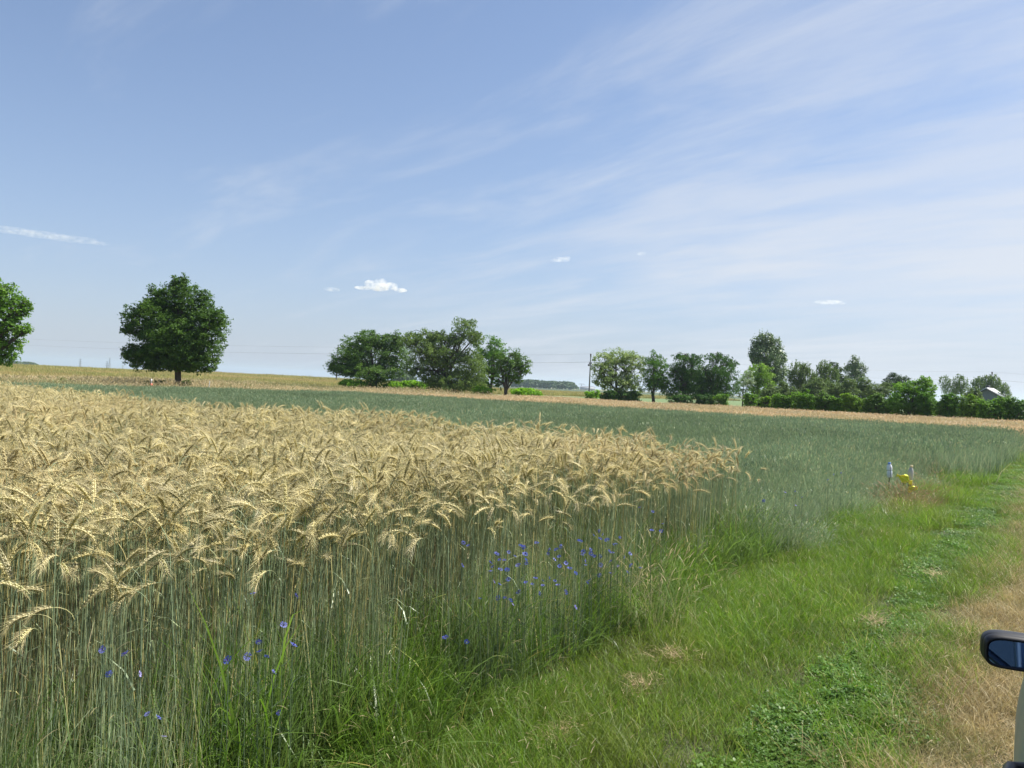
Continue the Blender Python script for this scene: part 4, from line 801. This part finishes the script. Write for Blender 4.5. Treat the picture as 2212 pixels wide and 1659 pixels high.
def pylon(px, D, H, arms, label, sc_=1.0, lattice=True):
    b = base_at(px, D); r = empty('pylon', b, YAW); tag(r, label, 'pylon')
    g = Geo(); wb, wt = H*0.085, H*0.018; lv = np.linspace(0, 1, 9)
    cs = [[np.array([sx*(wb+(wt-wb)*min(1, t*1.25)), sy*(wb+(wt-wb)*min(1, t*1.25)), t*H]) for t in lv] for sx, sy in ((-1, -1), (1, -1), (1, 1), (-1, 1))]
    for c in cs: V, Fc = tube(c, 0.35*sc_, 4); g.add(V, Fc)
    for k in range(8):
        for q in range(4):
            V, Fc = tube([cs[q][k], cs[(q+1) % 4][k+1]], 0.22*sc_, 3); g.add(V, Fc); V, Fc = tube([cs[(q+1) % 4][k], cs[q][k+1]], 0.22*sc_, 3); g.add(V, Fc)
    link('lattice_tower', g.mesh('lattice_tower', [M_metal]), r)
    for (z_, L_) in arms:
        g = Geo(); V, Fc = tube([(-L_, 0, z_*H), (0, 0, z_*H+1.5), (L_, 0, z_*H)], 0.3*sc_, 4); g.add(V, Fc); V, Fc = tube([(-L_, 0, z_*H), (L_, 0, z_*H)], 0.25*sc_, 4); g.add(V, Fc); link('crossarm', g.mesh('crossarm', [M_metal]), r)
pylon(173, 2300, 24, ((0.92, 4.5), (0.68, 5.5), (0.45, 5.0)), 'leftmost faint lattice pylon on the horizon between the two maples')
pylon(231, 2500, 22, ((0.9, 4), (0.65, 6), (0.4, 6)), 'second faint pylon, left beside the thin lattice mast')
pylon(236.5, 2500, 34, (), 'thin faint lattice mast beside the second pylon')
pylon(265, 2900, 14, ((0.9, 4), (0.65, 5)), 'small very faint pylon left of the big maple on the horizon')
pylon(1256, 1300, 9, ((0.95, 5),), 'tiny far T-shaped pylon left of the utility pole', 0.6)
M_shed = plain('far_shed', (0.5, 0.52, 0.55), 0.6)
b = base_at(1269, 1250); r = empty('far_shed', b, YAW); tag(r, 'tiny pale shed on the horizon left of the utility pole', 'shed')
g = Geo(); V, Fc = boxg((0, 0, 2), (22, 14, 4)); g.add(V, Fc); link('wall', g.mesh('wall', [M_shed]), r)
g = Geo(); g.add([(-11.5, -7.5, 4.01), (11.5, -7.5, 4.01), (11.5, 7.5, 4.01), (-11.5, 7.5, 4.01), (-10, 0, 5.8), (10, 0, 5.8)], np.array([(0, 1, 5, 4), (2, 3, 4, 5)])); g.add([(-11.5, -7.5, 4.01), (-11.5, 7.5, 4.01), (-10, 0, 5.8), (11.5, -7.5, 4.01), (11.5, 7.5, 4.01), (10, 0, 5.8)], np.array([(0, 2, 1), (3, 4, 5)])); link('roof', g.mesh('roof', [M_metal]), r)

# ------------------------------------------------------------------ farm building
M_wall = noisy('slate_blue_wall', (0.13, 0.14, 0.17), (0.17, 0.18, 0.21), 1.5, 0.85)
M_roof = noisy('white_sheet_roof', (0.55, 0.56, 0.58), (0.68, 0.68, 0.70), 2, 0.45, stretch=(8, 1, 1))
M_trim = plain('dark_trim', (0.05, 0.05, 0.06), 0.6)
D_ = 150; hb = base_at(2131, D_); r = empty('farm_building', hb, YAW - R(44)); tag(r, 'low farm building with white roof slope and grey gable among the right-hand trees', 'building')
W2, Hh, Hr, Ln = 2.8, 3.5, 5.1, 4.0
g = Geo(); g.add([(-W2, 0, 0), (W2, 0, 0), (W2, 0, Hh), (0, 0, Hr), (-W2, 0, Hh), (-W2, Ln, 0), (W2, Ln, 0), (W2, Ln, Hh), (0, Ln, Hr), (-W2, Ln, Hh)], np.array([(0, 1, 6, 5), (1, 2, 7, 6), (5, 9, 4, 0)]))
g.add([(-W2, 0, 0), (W2, 0, 0), (W2, 0, Hh), (0, 0, Hr), (-W2, 0, Hh)], np.array([(0, 1, 2, 3, 4)])); g.add([(-W2, Ln, 0), (W2, Ln, 0), (W2, Ln, Hh), (0, Ln, Hr), (-W2, Ln, Hh)], np.array([(4, 3, 2, 1, 0)]))
link('wall', g.mesh('wall', [M_wall]), r)
for s_ in (-1, 1):
    e = 0.35; sl_ = (Hr-Hh)/W2; x1, z1 = s_*(W2+e), Hh-e*sl_
    V = [(0, -0.4, Hr+0.05), (x1, -0.4, z1+0.05), (x1, Ln+0.4, z1+0.05), (0, Ln+0.4, Hr+0.05), (0, -0.4, Hr+0.17), (x1, -0.4, z1+0.17), (x1, Ln+0.4, z1+0.17), (0, Ln+0.4, Hr+0.17)]
    g = Geo(); g.add(V, np.array([(0, 1, 2, 3), (4, 7, 6, 5), (0, 4, 5, 1), (1, 5, 6, 2), (2, 6, 7, 3)])); link('roof', g.mesh('roof', [M_roof]), r)
    V, Fc = tube([(0, -0.43, Hr-0.08), (x1, -0.43, z1-0.08)], 0.13, 4); g = Geo(); g.add(V, Fc); link('bargeboard', g.mesh('bargeboard', [M_trim]), r)
g = Geo(); V, Fc = boxg((0.9, -0.03, 1.5), (1.6, 0.06, 1.2)); g.add(V, Fc); link('window', g.mesh('window', [plain('window_glass', (0.05, 0.07, 0.09), 0.1)]), r)
V, Fc = boxg((-0.55, 3.0, Hr+0.15), (0.5, 0.5, 1.0)); g = Geo(); g.add(V, Fc); link('chimney', g.mesh('chimney', [M_trim]), r)

# ------------------------------------------------------------------ marker stakes
M_white = plain('white_paint', (0.75, 0.74, 0.7), 0.6); M_red = plain('red_paint', (0.45, 0.10, 0.05), 0.6)
b = base_at(328, 56); r = empty('marker_post', b); tag(r, 'short white and red marker post in the grass left of the big maple', 'marker post')
V, Fc = tube([(0, 0, 0), (0, 0, 0.95)], 0.05, 8); g = Geo(); g.add(V, Fc); link('post', g.mesh('post', [M_white]), r)
V, Fc = boxg((0, 0, 0.75), (0.14, 0.12, 0.3)); g = Geo(); g.add(V, Fc); link('red_band', g.mesh('red_band', [M_red]), r)
V, Fc = lathe([(0.0, 1.22), (0.05, 1.21), (0.06, 1.1), (0.04, 0.95), (0.0, 0.94)][::-1], 8); g = Geo(); g.add(V, Fc); link('cap', g.mesh('cap', [M_white]), r)
b = base_at(452, 57); r = empty('marker_stake', b); tag(r, 'thin white wooden stake in the buff grass right of the big maple', 'stake'); r.rotation_euler = (0, 0.08, 0)
V, Fc = tube([(0, 0, 0), (0, 0, 1.25)], 0.03, 6); g = Geo(); g.add(V, Fc); link('stake', g.mesh('stake', [M_white]), r)

# ------------------------------------------------------------------ bottles on stakes
M_milk = plain('milk_plastic', (0.72, 0.76, 0.80), 0.35, 0, **{'Subsurface Weight': 0.15}); M_bluecap = plain('blue_cap', (0.10, 0.22, 0.55), 0.4)
M_lab = plain('pale_blue_label', (0.60, 0.66, 0.72), 0.5); M_stick = noisy('stick_wood', (0.09, 0.06, 0.045), (0.16, 0.11, 0.08), 20, 0.9)
M_clear = plain('clear_plastic', (0.50, 0.49, 0.44), 0.25, 0, **{'Alpha': 0.85}); M_cap2 = plain('cream_cap', (0.78, 0.62, 0.34), 0.5); M_string = plain('dark_string', (0.05, 0.05, 0.07), 0.8)
M_bag = plain('yellow_film', (0.90, 0.88, 0.06), 0.35, 0, **{'Subsurface Weight': 0.2})
p = at(1921.5, 1031, 15.0); r = empty('milk_bottle', p, YAW); r.rotation_euler = (0, R(-3), YAW); r.scale = (1.2, 1.2, 1.1); tag(r, 'white plastic milk bottle with blue cap upturned on a dark stick at the field corner', 'bottle')
pr = [(0.0, 0.0), (0.036, 0.0), (0.040, 0.012), (0.041, 0.10), (0.037, 0.118), (0.041, 0.135), (0.041, 0.165), (0.034, 0.20), (0.022, 0.222), (0.018, 0.226)]
V, Fc = lathe(pr, 24); V[:, 2] *= 1.0; g = Geo(); g.add(V, Fc); link('bottle_body', g.mesh('bottle_body', [M_milk], True), r)
V, Fc = lathe([(0.021, 0.222), (0.022, 0.226), (0.022, 0.246), (0.019, 0.249), (0.0, 0.249)], 16); g = Geo(); g.add(V, Fc); link('cap', g.mesh('cap', [M_bluecap], True), r)
V, Fc = lathe([(0.042, 0.03), (0.0425, 0.032), (0.0425, 0.085), (0.042, 0.087)], 24); k = [i for i, f in enumerate(Fc) if (i % 24) in (14, 15, 16, 17, 18, 19, 20)]; g = Geo(); g.add(V, Fc[k]); link('label', g.mesh('label', [M_lab]), r)
for z_ in (0.118, 0.214):
    a = np.linspace(0, 2*math.pi, 25); rr_ = 0.0385 if z_ < 0.2 else 0.0285; V, Fc = tube(np.stack([rr_*np.cos(a), rr_*np.sin(a), np.full(25, z_)], 1), 0.0022, 5); g = Geo(); g.add(V, Fc); link('string', g.mesh('string', [M_string]), r)
V, Fc = tube([(-0.005, -0.0415, 0.0), (-0.004, -0.042, 0.10), (-0.006, -0.039, 0.118), (-0.003, -0.042, 0.16), (0, -0.024, 0.222)], 0.0022, 5); g = Geo(); g.add(V, Fc); link('string', g.mesh('string', [M_string]), r)
sr = empty('stick', (p.x, p.y, 0)); tag(sr, 'dark wooden stick that holds up the white milk bottle', 'stick')
V, Fc = tube([(-0.02, 0, -0.1), (-0.008, 0, p.z*0.5), (0.0, 0, p.z+0.1)], 0.009, 6); g = Geo(); g.add(V, Fc); link('shaft', g.mesh('shaft', [M_stick], True), sr)
p = at(1965, 1041, 14.6); r = empty('clear_bottle', p); r.rotation_euler = (0, R(4), YAW); r.scale = (1.2, 1.2, 1.1); tag(r, 'clear plastic bottle with cream cap upturned over a brown stake above a yellow bag', 'bottle')
pr = [(0.031, 0.0), (0.034, 0.01), (0.039, 0.06), (0.040, 0.14), (0.037, 0.18), (0.030, 0.21), (0.019, 0.235), (0.017, 0.245)]
V, Fc = lathe(pr, 24); g = Geo(); g.add(V, Fc); link('bottle_body', g.mesh('bottle_body', [M_clear], True), r)
V, Fc = lathe([(0.019, 0.240), (0.022, 0.244), (0.022, 0.268), (0.019, 0.272), (0.0, 0.272)], 16); g = Geo(); g.add(V, Fc); link('cap', g.mesh('cap', [M_cap2], True), r)
sr = empty('stake', (p.x, p.y, 0)); tag(sr, 'brown stake running up inside the clear bottle', 'stake')
V, Fc = tube([(-0.045, 0, -0.1), (-0.012, 0, p.z*0.6), (0.0, 0, p.z), (0.018, 0, p.z+0.2)], 0.019, 7); g = Geo(); g.add(V, Fc); link('shaft', g.mesh('shaft', [M_stick], True), sr)
def crumple(cen, axes, amp, seed, nn=8):
    r_ = np.random.default_rng(seed); V = []; Fc = []
    for i in range(nn+1):
        th = math.pi*i/nn
        for k in range(2*nn):
            ph = math.pi*k/nn; d = np.array([math.sin(th)*math.cos(ph), math.sin(th)*math.sin(ph), math.cos(th)])
            q = 1 + amp*(math.sin(ph*5+th*3+seed)*0.6 + r_.normal(0, 0.5)*(math.sin(th)+0.1)); V.append(np.array(cen) + sum(d[j]*q*np.array(axes[j]) for j in range(3)))
    for i in range(nn):
        for k in range(2*nn): Fc.append((i*2*nn+k, i*2*nn+(k+1) % (2*nn), (i+1)*2*nn+(k+1) % (2*nn), (i+1)*2*nn+k))
    return np.array(V), np.array(Fc)
q = at(1962, 1044, 14.5); r = empty('yellow_bag', q, YAW); tag(r, 'crumpled yellow plastic bag tied to the stake under the clear bottle', 'plastic bag')
def flap(pts, w, seed, nu=12, nv=7):
    "crumpled film: a pleated sheet swept along pts, with width w(t)"
    r_ = np.random.default_rng(seed); V = []; P_ = np.array(pts, float); tt = np.linspace(0, 1, len(P_))
    for i in range(nu+1):
        t = i/nu; c = np.array([np.interp(t, tt, P_[:, k]) for k in range(3)]); c2 = np.array([np.interp(min(1, t+.05), tt, P_[:, k]) for k in range(3)]); c1 = np.array([np.interp(max(0, t-.05), tt, P_[:, k]) for k in range(3)])
        d = c2-c1; n_ = np.array([-d[2], 0, d[0]]); n_ /= np.linalg.norm(n_)+1e-9; ww = np.interp(t, np.linspace(0, 1, len(w)), w)
        for j in range(nv+1):
            q = j/nv*2-1; V.append(c + n_*q*ww*(1+0.18*r_.normal()) + np.array([0, (0.4*ww+0.004)*math.sin(j*2.1+t*5+seed) + 0.004*r_.normal(), 0]))
    return np.array(V), np.array([(i*(nv+1)+j, i*(nv+1)+j+1, (i+1)*(nv+1)+j+1, (i+1)*(nv+1)+j) for i in range(nu) for j in range(nv)])
g = Geo()
for pts_, w_, sd_ in (([(0.01, 0, 0.02), (-0.05, 0.01, 0.06), (-0.10, 0, 0.085), (-0.145, 0, 0.10)], (0.012, 0.062, 0.045, 0.012, 0.018), 1), ([(0.01, 0, 0.03), (0.02, -0.01, 0.0), (0.028, 0, -0.03)], (0.03, 0.022, 0.02), 2), ([(0.028, 0, -0.03), (0.03, 0, -0.08), (0.035, 0.01, -0.125)], (0.02, 0.036, 0.03, 0.018), 3), ([(0.03, 0, -0.06), (0.07, -0.01, -0.062), (0.115, 0, -0.068)], (0.018, 0.026, 0.030, 0.012), 4), ([(0.0, 0.01, 0.02), (-0.04, 0.03, 0.03), (-0.08, 0.02, 0.06)], (0.012, 0.05, 0.03, 0.01), 5)):
    V, Fc = flap(pts_, w_, sd_); g.add(V, Fc)
fl = link('film', g.mesh('film', [M_bag]), r); md = fl.modifiers.new('thickness', 'SOLIDIFY'); md.thickness = 0.002; fl.scale = (1.5, 1.5, 1.35)

# ------------------------------------------------------------------ car
M_paint = plain('silver_paint', (0.36, 0.38, 0.41), 0.42, 0.25, **{'Coat Weight': 0.25, 'Coat Roughness': 0.1})
M_black = plain('black_plastic', (0.012, 0.012, 0.014), 0.45); M_cglass = plain('dark_car_glass', (0.008, 0.012, 0.018), 0.03, 0, **{'Specular IOR Level': 0.7})
M_mirror = plain('blue_mirror_glass', (0.30, 0.50, 0.82), 0.015, 1.0); M_rubber = plain('tyre_rubber', (0.02, 0.02, 0.02), 0.85); M_rim = plain('alloy_rim', (0.5, 0.5, 0.52), 0.35, 0.8)
M_under = plain('underbody', (0.015, 0.015, 0.015), 0.9); M_lampr = plain('tail_lamp', (0.35, 0.01, 0.01), 0.15); M_lampw = plain('head_lamp', (0.7, 0.72, 0.75), 0.1)
CH, CC = R(29.8), 0.143                      # heading (clockwise from the camera axis), gap from the camera to the car's widest flank
wh = CH - YAW                                # clockwise from +Y
hd = Vector((math.sin(wh), math.cos(wh), 0)); lf = Vector((-hd.y, hd.x, 0))
ccen = hd*2.52 - lf*(CC+0.83)
car = empty('car', (ccen.x, ccen.y, 0), math.atan2(hd.y, hd.x)); tag(car, 'silver hatchback parked on the track at the right edge, mostly out of the photo', 'car')
# stations along the car: x, half width, sill z, belt z, deck z (bonnet / roof edge), roof flag
def lerp(x, xs, ys): return float(np.interp(x, xs, ys))
X0, X1 = -1.84, 1.84
def wid(x): return lerp(x, [-1.84, -1.7, -1.3, -0.5, 0.5, 1.2, 1.6, 1.84], [0.62, 0.74, 0.81, 0.83, 0.83, 0.80, 0.72, 0.50])
def belt(x): return lerp(x, [-1.84, -1.6, 0.7, 1.2, 1.6, 1.84], [0.90, 0.97, 0.93, 0.86, 0.76, 0.62])
def arch(x):
    z = 0.24 if abs(x) < 1.7 else 0.32
    for xc in (-1.2, 1.2):
        d = abs(x-xc)
        if d < 0.35: z = max(z, 0.30+math.sqrt(0.35**2-d*d))
    return z
xs = sorted(set([round(v_, 3) for v_ in np.linspace(X0, X1, 47)] + [-1.55, -0.85, 0.85, 1.55])); rows = 9
V = []; Fc = []
for side in (1, -1):
    st0 = len(V)
    for x in xs:
        zb, zt, wd = arch(x), belt(x), wid(x)
        for k in range(rows):
            t = k/(rows-1); z = zb+(zt-zb)*t; bul = 1 - 0.10*abs((z-0.58)/0.42)**2.2 if z < 2 else 1
            V.append((x, side*wd*bul, z))
    for i in range(len(xs)-1):
        for k in range(rows-1):
            a = st0+i*rows+k; Fc.append((a, a+rows, a+rows+1, a+1) if side == -1 else (a, a+1, a+rows+1, a+rows))
n1 = len(xs)*rows
# bonnet and rear shelf: bridge belt lines where there is no cabin, slightly crowned; front and rear faces
def bridge(i):
    x = xs[i]; a, b = V[i*rows+rows-1], V[n1+i*rows+rows-1]; out = []
    for k in range(7):
        t = k/6; out.append((x, a[1]*(1-t)+b[1]*t, a[2] + 0.05*math.sin(math.pi*t)))
    return out
st = len(V)
for i in range(len(xs)): V += bridge(i)
for i in range(len(xs)-1):
    for k in range(6):
        a = st+i*7+k; Fc.append((a, a+1, a+8, a+7))
for i, fl in ((0, 1), (len(xs)-1, -1)):
    s2 = len(V)
    for r_ in range(rows):
        a, b = V[i*rows+r_], V[n1+i*rows+r_]
        for k in range(7): t = k/6; V.append((a[0] - fl*0.05*math.sin(math.pi*t), a[1]*(1-t)+b[1]*t, a[2]))
    for r_ in range(rows-1):
        for k in range(6): a = s2+r_*7+k; Fc.append((a, a+1, a+8, a+7) if fl == 1 else (a, a+7, a+8, a+1))
g = Geo(); g.add(V, np.array(Fc)); link('body', g.mesh('body', [M_paint], True), car)
# cabin: roof and pillars, with glass between
cab = [(-1.74, 0.93, -1.45, 1.36), (-0.95, 0.965, -0.95, 1.43), (-0.05, 0.945, -0.05, 1.46), (0.62, 0.93, 0.10, 1.45), (1.02, 0.90, 0.30, 1.40)]
Vr = []; 
for (xb, zb, xt, zt) in cab: Vr.append([(xb, s_*wid(xb)*0.945, zb) for s_ in (1, -1)] + [(xt, s_*0.58, zt) for s_ in (1, -1)])
g = Geo(); Vv_ = []
for q_ in Vr:
    a, b = q_[2], q_[3]
    for k in range(7): t = k/6; Vv_.append((a[0], a[1]*(1-t)+b[1]*t, a[2]+0.045*math.sin(math.pi*t)))
g.add(Vv_, np.array([(i*7+k, i*7+k+1, i*7+k+8, i*7+k+7) for i in range(4) for k in range(6)])); link('roof', g.mesh('roof', [M_paint], True), car)
for si in (0, 1):
    for i in range(4):
        b0, b1, t0, t1 = [np.array(v_) for v_ in (Vr[i][si], Vr[i+1][si], Vr[i][si+2], Vr[i+1][si+2])]
        g = Geo(); c_ = lambda a_, b_: (b0*(1-a_)+b1*a_)*(1-b_)+(t0*(1-a_)+t1*a_)*b_
        g.add([c_(0.03, 0.02), c_(0.97, 0.02), c_(0.97, 0.93), c_(0.03, 0.93)], np.array([(0, 1, 2, 3)])); link('window', g.mesh('window', [M_cglass]), car)
        for (p_, q_) in ((b0, t0), (b1, t1)):
            V2_, F2_ = tube([p_, q_], 0.028, 6); g = Geo(); g.add(V2_, F2_); link('pillar', g.mesh('pillar', [M_paint if i in (0, 3) else M_black], True), car)
    V2_, F2_ = tube([np.array(Vr[i][si]) + np.array([0, 0.006*(1-2*si), 0.0]) for i in range(5)], 0.013, 6); g = Geo(); g.add(V2_, F2_); link('window_trim', g.mesh('window_trim', [M_black], True), car)
for nm_, i in (('rear_window', 0), ('windscreen', 4)):
    b0, b1, t0, t1 = [Vr[i][k] for k in (0, 1, 2, 3)]; g = Geo(); g.add([b0, b1, t1, t0], np.array([(0, 1, 2, 3)])); link(nm_, g.mesh(nm_, [M_cglass]), car)
for xc in (-1.2, 1.2):
    for s_ in (1, -1):
        yo = s_*(wid(xc)-0.12)
        V2_, F2_ = lathe([(0.20, -0.09), (0.29, -0.09), (0.305, -0.06), (0.305, 0.06), (0.29, 0.09), (0.20, 0.09), (0.20, -0.09)], 28); V2_ = V2_[:, [0, 2, 1]] + np.array([xc, yo, 0.305]); g = Geo(); g.add(V2_, F2_); wl = link('wheel', g.mesh('tyre', [M_rubber], True), car)
        V2_, F2_ = lathe([(0.0, 0.05), (0.05, 0.06), (0.07, 0.03), (0.19, 0.05), (0.205, 0.085)], 28); V2_[:, 2] *= s_; V2_ = V2_[:, [0, 2, 1]] + np.array([xc, yo, 0.305]); g = Geo(); g.add(V2_, F2_); link('rim', g.mesh('rim', [M_rim], True), wl)
V2_, F2_ = boxg((0, 0, 0.40), (3.3, 1.25, 0.30)); g = Geo(); g.add(V2_, F2_); link('underbody', g.mesh('underbody', [M_under]), car)
for s_ in (1, -1):
    V2_, F2_ = lathe([(0.0, 0.0), (0.06, 0.0), (0.09, 0.03), (0.0, 0.06)], 12, (-1.79, s_*0.60, 0.72), 0.6, 1.0); g = Geo(); g.add(V2_, F2_); link('tail_light', g.mesh('tail_light', [M_lampr], True), car)
    V2_, F2_ = lathe([(0.0, -0.05), (0.08, -0.02), (0.08, 0.03), (0.0, 0.06)], 12, (1.72, s_*0.55, 0.62), 0.7, 1.0); g = Geo(); g.add(V2_, F2_); link('headlight', g.mesh('headlight', [M_lampw], True), car)
    V2_, F2_ = boxg((0.0, s_*0.833, 0.50), (2.0, 0.018, 0.07)); g = Geo(); g.add(V2_, F2_); link('rubbing_strip', g.mesh('rubbing_strip', [M_black]), car)
    for hx in (-0.02, -0.98):
        hy = s_*(wid(hx)-0.01); P_ = [(hx-0.11, hy-s_*0.01, 0.875), (hx-0.09, hy+s_*0.035, 0.875), (hx, hy+s_*0.045, 0.875), (hx+0.09, hy+s_*0.035, 0.875), (hx+0.11, hy-s_*0.01, 0.875)]
        V2_, F2_ = tube(P_, 0.022, 8); g = Geo(); g.add(V2_, F2_); link('door_handle', g.mesh('door_handle', [M_black], True), car)
# left-hand door mirror at (0.66, +0.94, 1.05)
def superbox(c, hx, hy, hz, n_=4.0, nn=18, taper=0.0):
    V, Fc = [], []
    for i in range(nn+1):
        th = math.pi*i/nn - math.pi/2
        for k in range(2*nn):
            ph = math.pi*k/nn
            f = lambda v_, e: math.copysign(abs(v_)**e, v_)
            x = f(math.sin(th), 2/n_); cr_ = f(math.cos(th), 2/n_)
            V.append((c[0]+hx*x, c[1]+hy*cr_*f(math.cos(ph), 2/n_), c[2]+hz*cr_*f(math.sin(ph), 2/n_)))
    for i in range(nn):
        for k in range(2*nn): Fc.append((i*2*nn+k, i*2*nn+(k+1) % (2*nn), (i+1)*2*nn+(k+1) % (2*nn), (i+1)*2*nn+k))
    return np.array(V), np.array(Fc)
for s_ in (1, -1):
    mc = Vector((0.66, s_*0.829, 1.035)); mr_ = link('side_mirror', None, car, mc) if False else None
    V2_, F2_ = superbox((0, 0, 0), 0.042, 0.098, 0.056, 3.6); F2_ = np.array(F2_)
    g = Geo(); V2_[:, 0] += 0.058 + 0.0*V2_[:, 1]; sel = V2_[F2_].mean(1); cap = sel[:, 0] > 0.072
    g.add(V2_, F2_[cap], mi=0); g.add(V2_, F2_[~cap], mi=1)
    mh = link('mirror_housing', g.mesh('mirror_housing', [M_paint, M_black], True), car, mc); mh.rotation_euler = (0, 0, s_*R(6))
    # rim frame + recessed glass facing the rear, turned a little towards the driver
    ang = np.linspace(0, 2*math.pi, 49)[:-1]; f = lambda v_, e: np.sign(v_)*np.abs(v_)**e
    ring = lambda a, b, x: np.stack([np.full(48, x), a*f(np.cos(ang), 0.5), b*f(np.sin(ang), 0.5)], 1)
    R1, R2, R3, R4 = ring(0.094, 0.053, 0.030), ring(0.092, 0.051, -0.014), ring(0.083, 0.043, -0.014), ring(0.082, 0.042, 0.010)
    Vf = np.concatenate([R1, R2, R3, R4]); Ff = np.array([(r0*48+k, r0*48+(k+1) % 48, (r0+1)*48+(k+1) % 48, (r0+1)*48+k) for r0 in range(3) for k in range(48)])
    g = Geo(); g.add(Vf, Ff); link('frame', g.mesh('frame', [M_black], True), mh)
    R5 = ring(0.0825, 0.0425, 0.0); g = Geo(); g.add(np.concatenate([R5, [(0, 0, 0)]]), np.array([(k, (k+1) % 48, 48) for k in range(48)]))
    gl = link('mirror_glass', g.mesh('mirror_glass', [M_mirror]), mh, (-0.0075, 0, 0)); gl.rotation_euler = (0, R(-2), s_*R(6.5))
    V2_, F2_ = tube([(0.73, s_*0.73, 0.98), (0.72, s_*0.78, 0.995), (0.71, s_*0.83, 1.02)], [0.03, 0.026, 0.024], 8); g = Geo(); g.add(V2_, F2_); link('mirror_arm', g.mesh('mirror_arm', [M_black], True), car)

# ------------------------------------------------------------------ clouds (real vapour above the haze)
def cloud_mat(nm, dens):
    m = bpy.data.materials.new(nm); m.use_nodes = True; nt = m.node_tree; nt.nodes.clear(); N = nt.nodes.new; L = nt.links.new
    out = N('ShaderNodeOutputMaterial'); pv = N('ShaderNodeVolumePrincipled'); pv.inputs['Color'].default_value = (1, 1, 1, 1); pv.inputs['Anisotropy'].default_value = 0.2
    tc = N('ShaderNodeTexCoord'); no = N('ShaderNodeTexNoise'); no.inputs['Scale'].default_value = 0.045; no.inputs['Detail'].default_value = 5; L(tc.outputs['Object'], no.inputs['Vector'])
    mr = N('ShaderNodeMapRange'); mr.inputs['From Min'].default_value = 0.42; mr.inputs['From Max'].default_value = 0.66; mr.inputs['To Max'].default_value = dens
    L(no.outputs[0], mr.inputs['Value']); L(mr.outputs[0], pv.inputs['Density']); L(pv.outputs[0], out.inputs['Volume']); m.cycles.volume_step_rate = 1.0 if hasattr(m, 'cycles') and hasattr(m.cycles, 'volume_step_rate') else 1
    return m
def cloud(label, puffs, D, dens, seed):
    import bmesh
    px0, py0 = puffs[0][0], puffs[0][1]; c0 = at(px0, py0, D); bm = bmesh.new(); r_ = np.random.default_rng(seed)
    for (px, py, rx, ry) in puffs:
        c = at(px, py, D) - c0; M = Matrix.Translation(c) @ Matrix.Rotation(YAW, 4, 'Z') @ Matrix.Diagonal((rx*D/F, rx*D/F*0.9, ry*D/F, 1)); bmesh.ops.create_icosphere(bm, subdivisions=3, radius=1.0, matrix=M)
    me = bpy.data.meshes.new('cloud'); bm.to_mesh(me); bm.free()
    o = link('cloud', me, None, c0); me.materials.append(cloud_mat('cloud_vapour', dens)); tag(o, label, 'cloud')
    md = o.modifiers.new('merge', 'REMESH'); md.mode = 'VOXEL'; md.voxel_size = 0.9*D/F
    return o
cloud('largest white puffy cloud above the middle clump of trees', [(820, 620, 30, 9), (800, 613, 14, 9), (822, 611, 16, 11), (842, 618, 18, 9), (865, 627, 15, 5), (785, 622, 20, 4)], 3000, 0.05, 1)
cloud('long thin white streak of cloud at the far left of the sky', [(20, 497, 60, 4), (90, 507, 60, 4.5), (160, 517, 60, 3.5), (215, 526, 30, 2.5), (60, 505, 40, 3)], 3000, 0.006, 6)
cloud('small wisp of cloud just left of the largest cloud', [(717, 625, 18, 4.5), (726, 627, 10, 3), (706, 623, 8, 2.5)], 3000, 0.014, 2)
cloud('small flat white cloud above the gap between the tree groups', [(1212, 561, 20, 5), (1225, 557, 10, 4), (1198, 563, 10, 3)], 3000, 0.018, 3)
cloud('tiny faint cloud right of the small flat white one', [(1385, 548, 12, 4), (1392, 546, 6, 3)], 3000, 0.012, 4)
cloud('thin flat cloud above the right-hand poplars', [(1792, 653, 32, 4), (1775, 651, 14, 3.5), (1812, 655, 14, 3)], 3000, 0.016, 5)

# ------------------------------------------------------------------ haze
HAZE = 0.00017
V, Fc = boxg((0, 0, 29), (13400, 13400, 62)); g = Geo(); g.add(V, Fc); me = g.mesh('haze', [])
mh_ = bpy.data.materials.new('haze_air'); mh_.use_nodes = True; nt = mh_.node_tree; nt.nodes.clear()
ho = nt.nodes.new('ShaderNodeOutputMaterial'); pv = nt.nodes.new('ShaderNodeVolumePrincipled'); pv.inputs['Color'].default_value = (0.68, 0.83, 1.0, 1); pv.inputs['Density'].default_value = HAZE; pv.inputs['Anisotropy'].default_value = 0.3
nt.links.new(pv.outputs[0], ho.inputs['Volume']); me.materials.append(mh_)
hz = link('haze', me); hz['kind'] = 'stuff'; hz['label'] = 'thin summer haze over the fields'
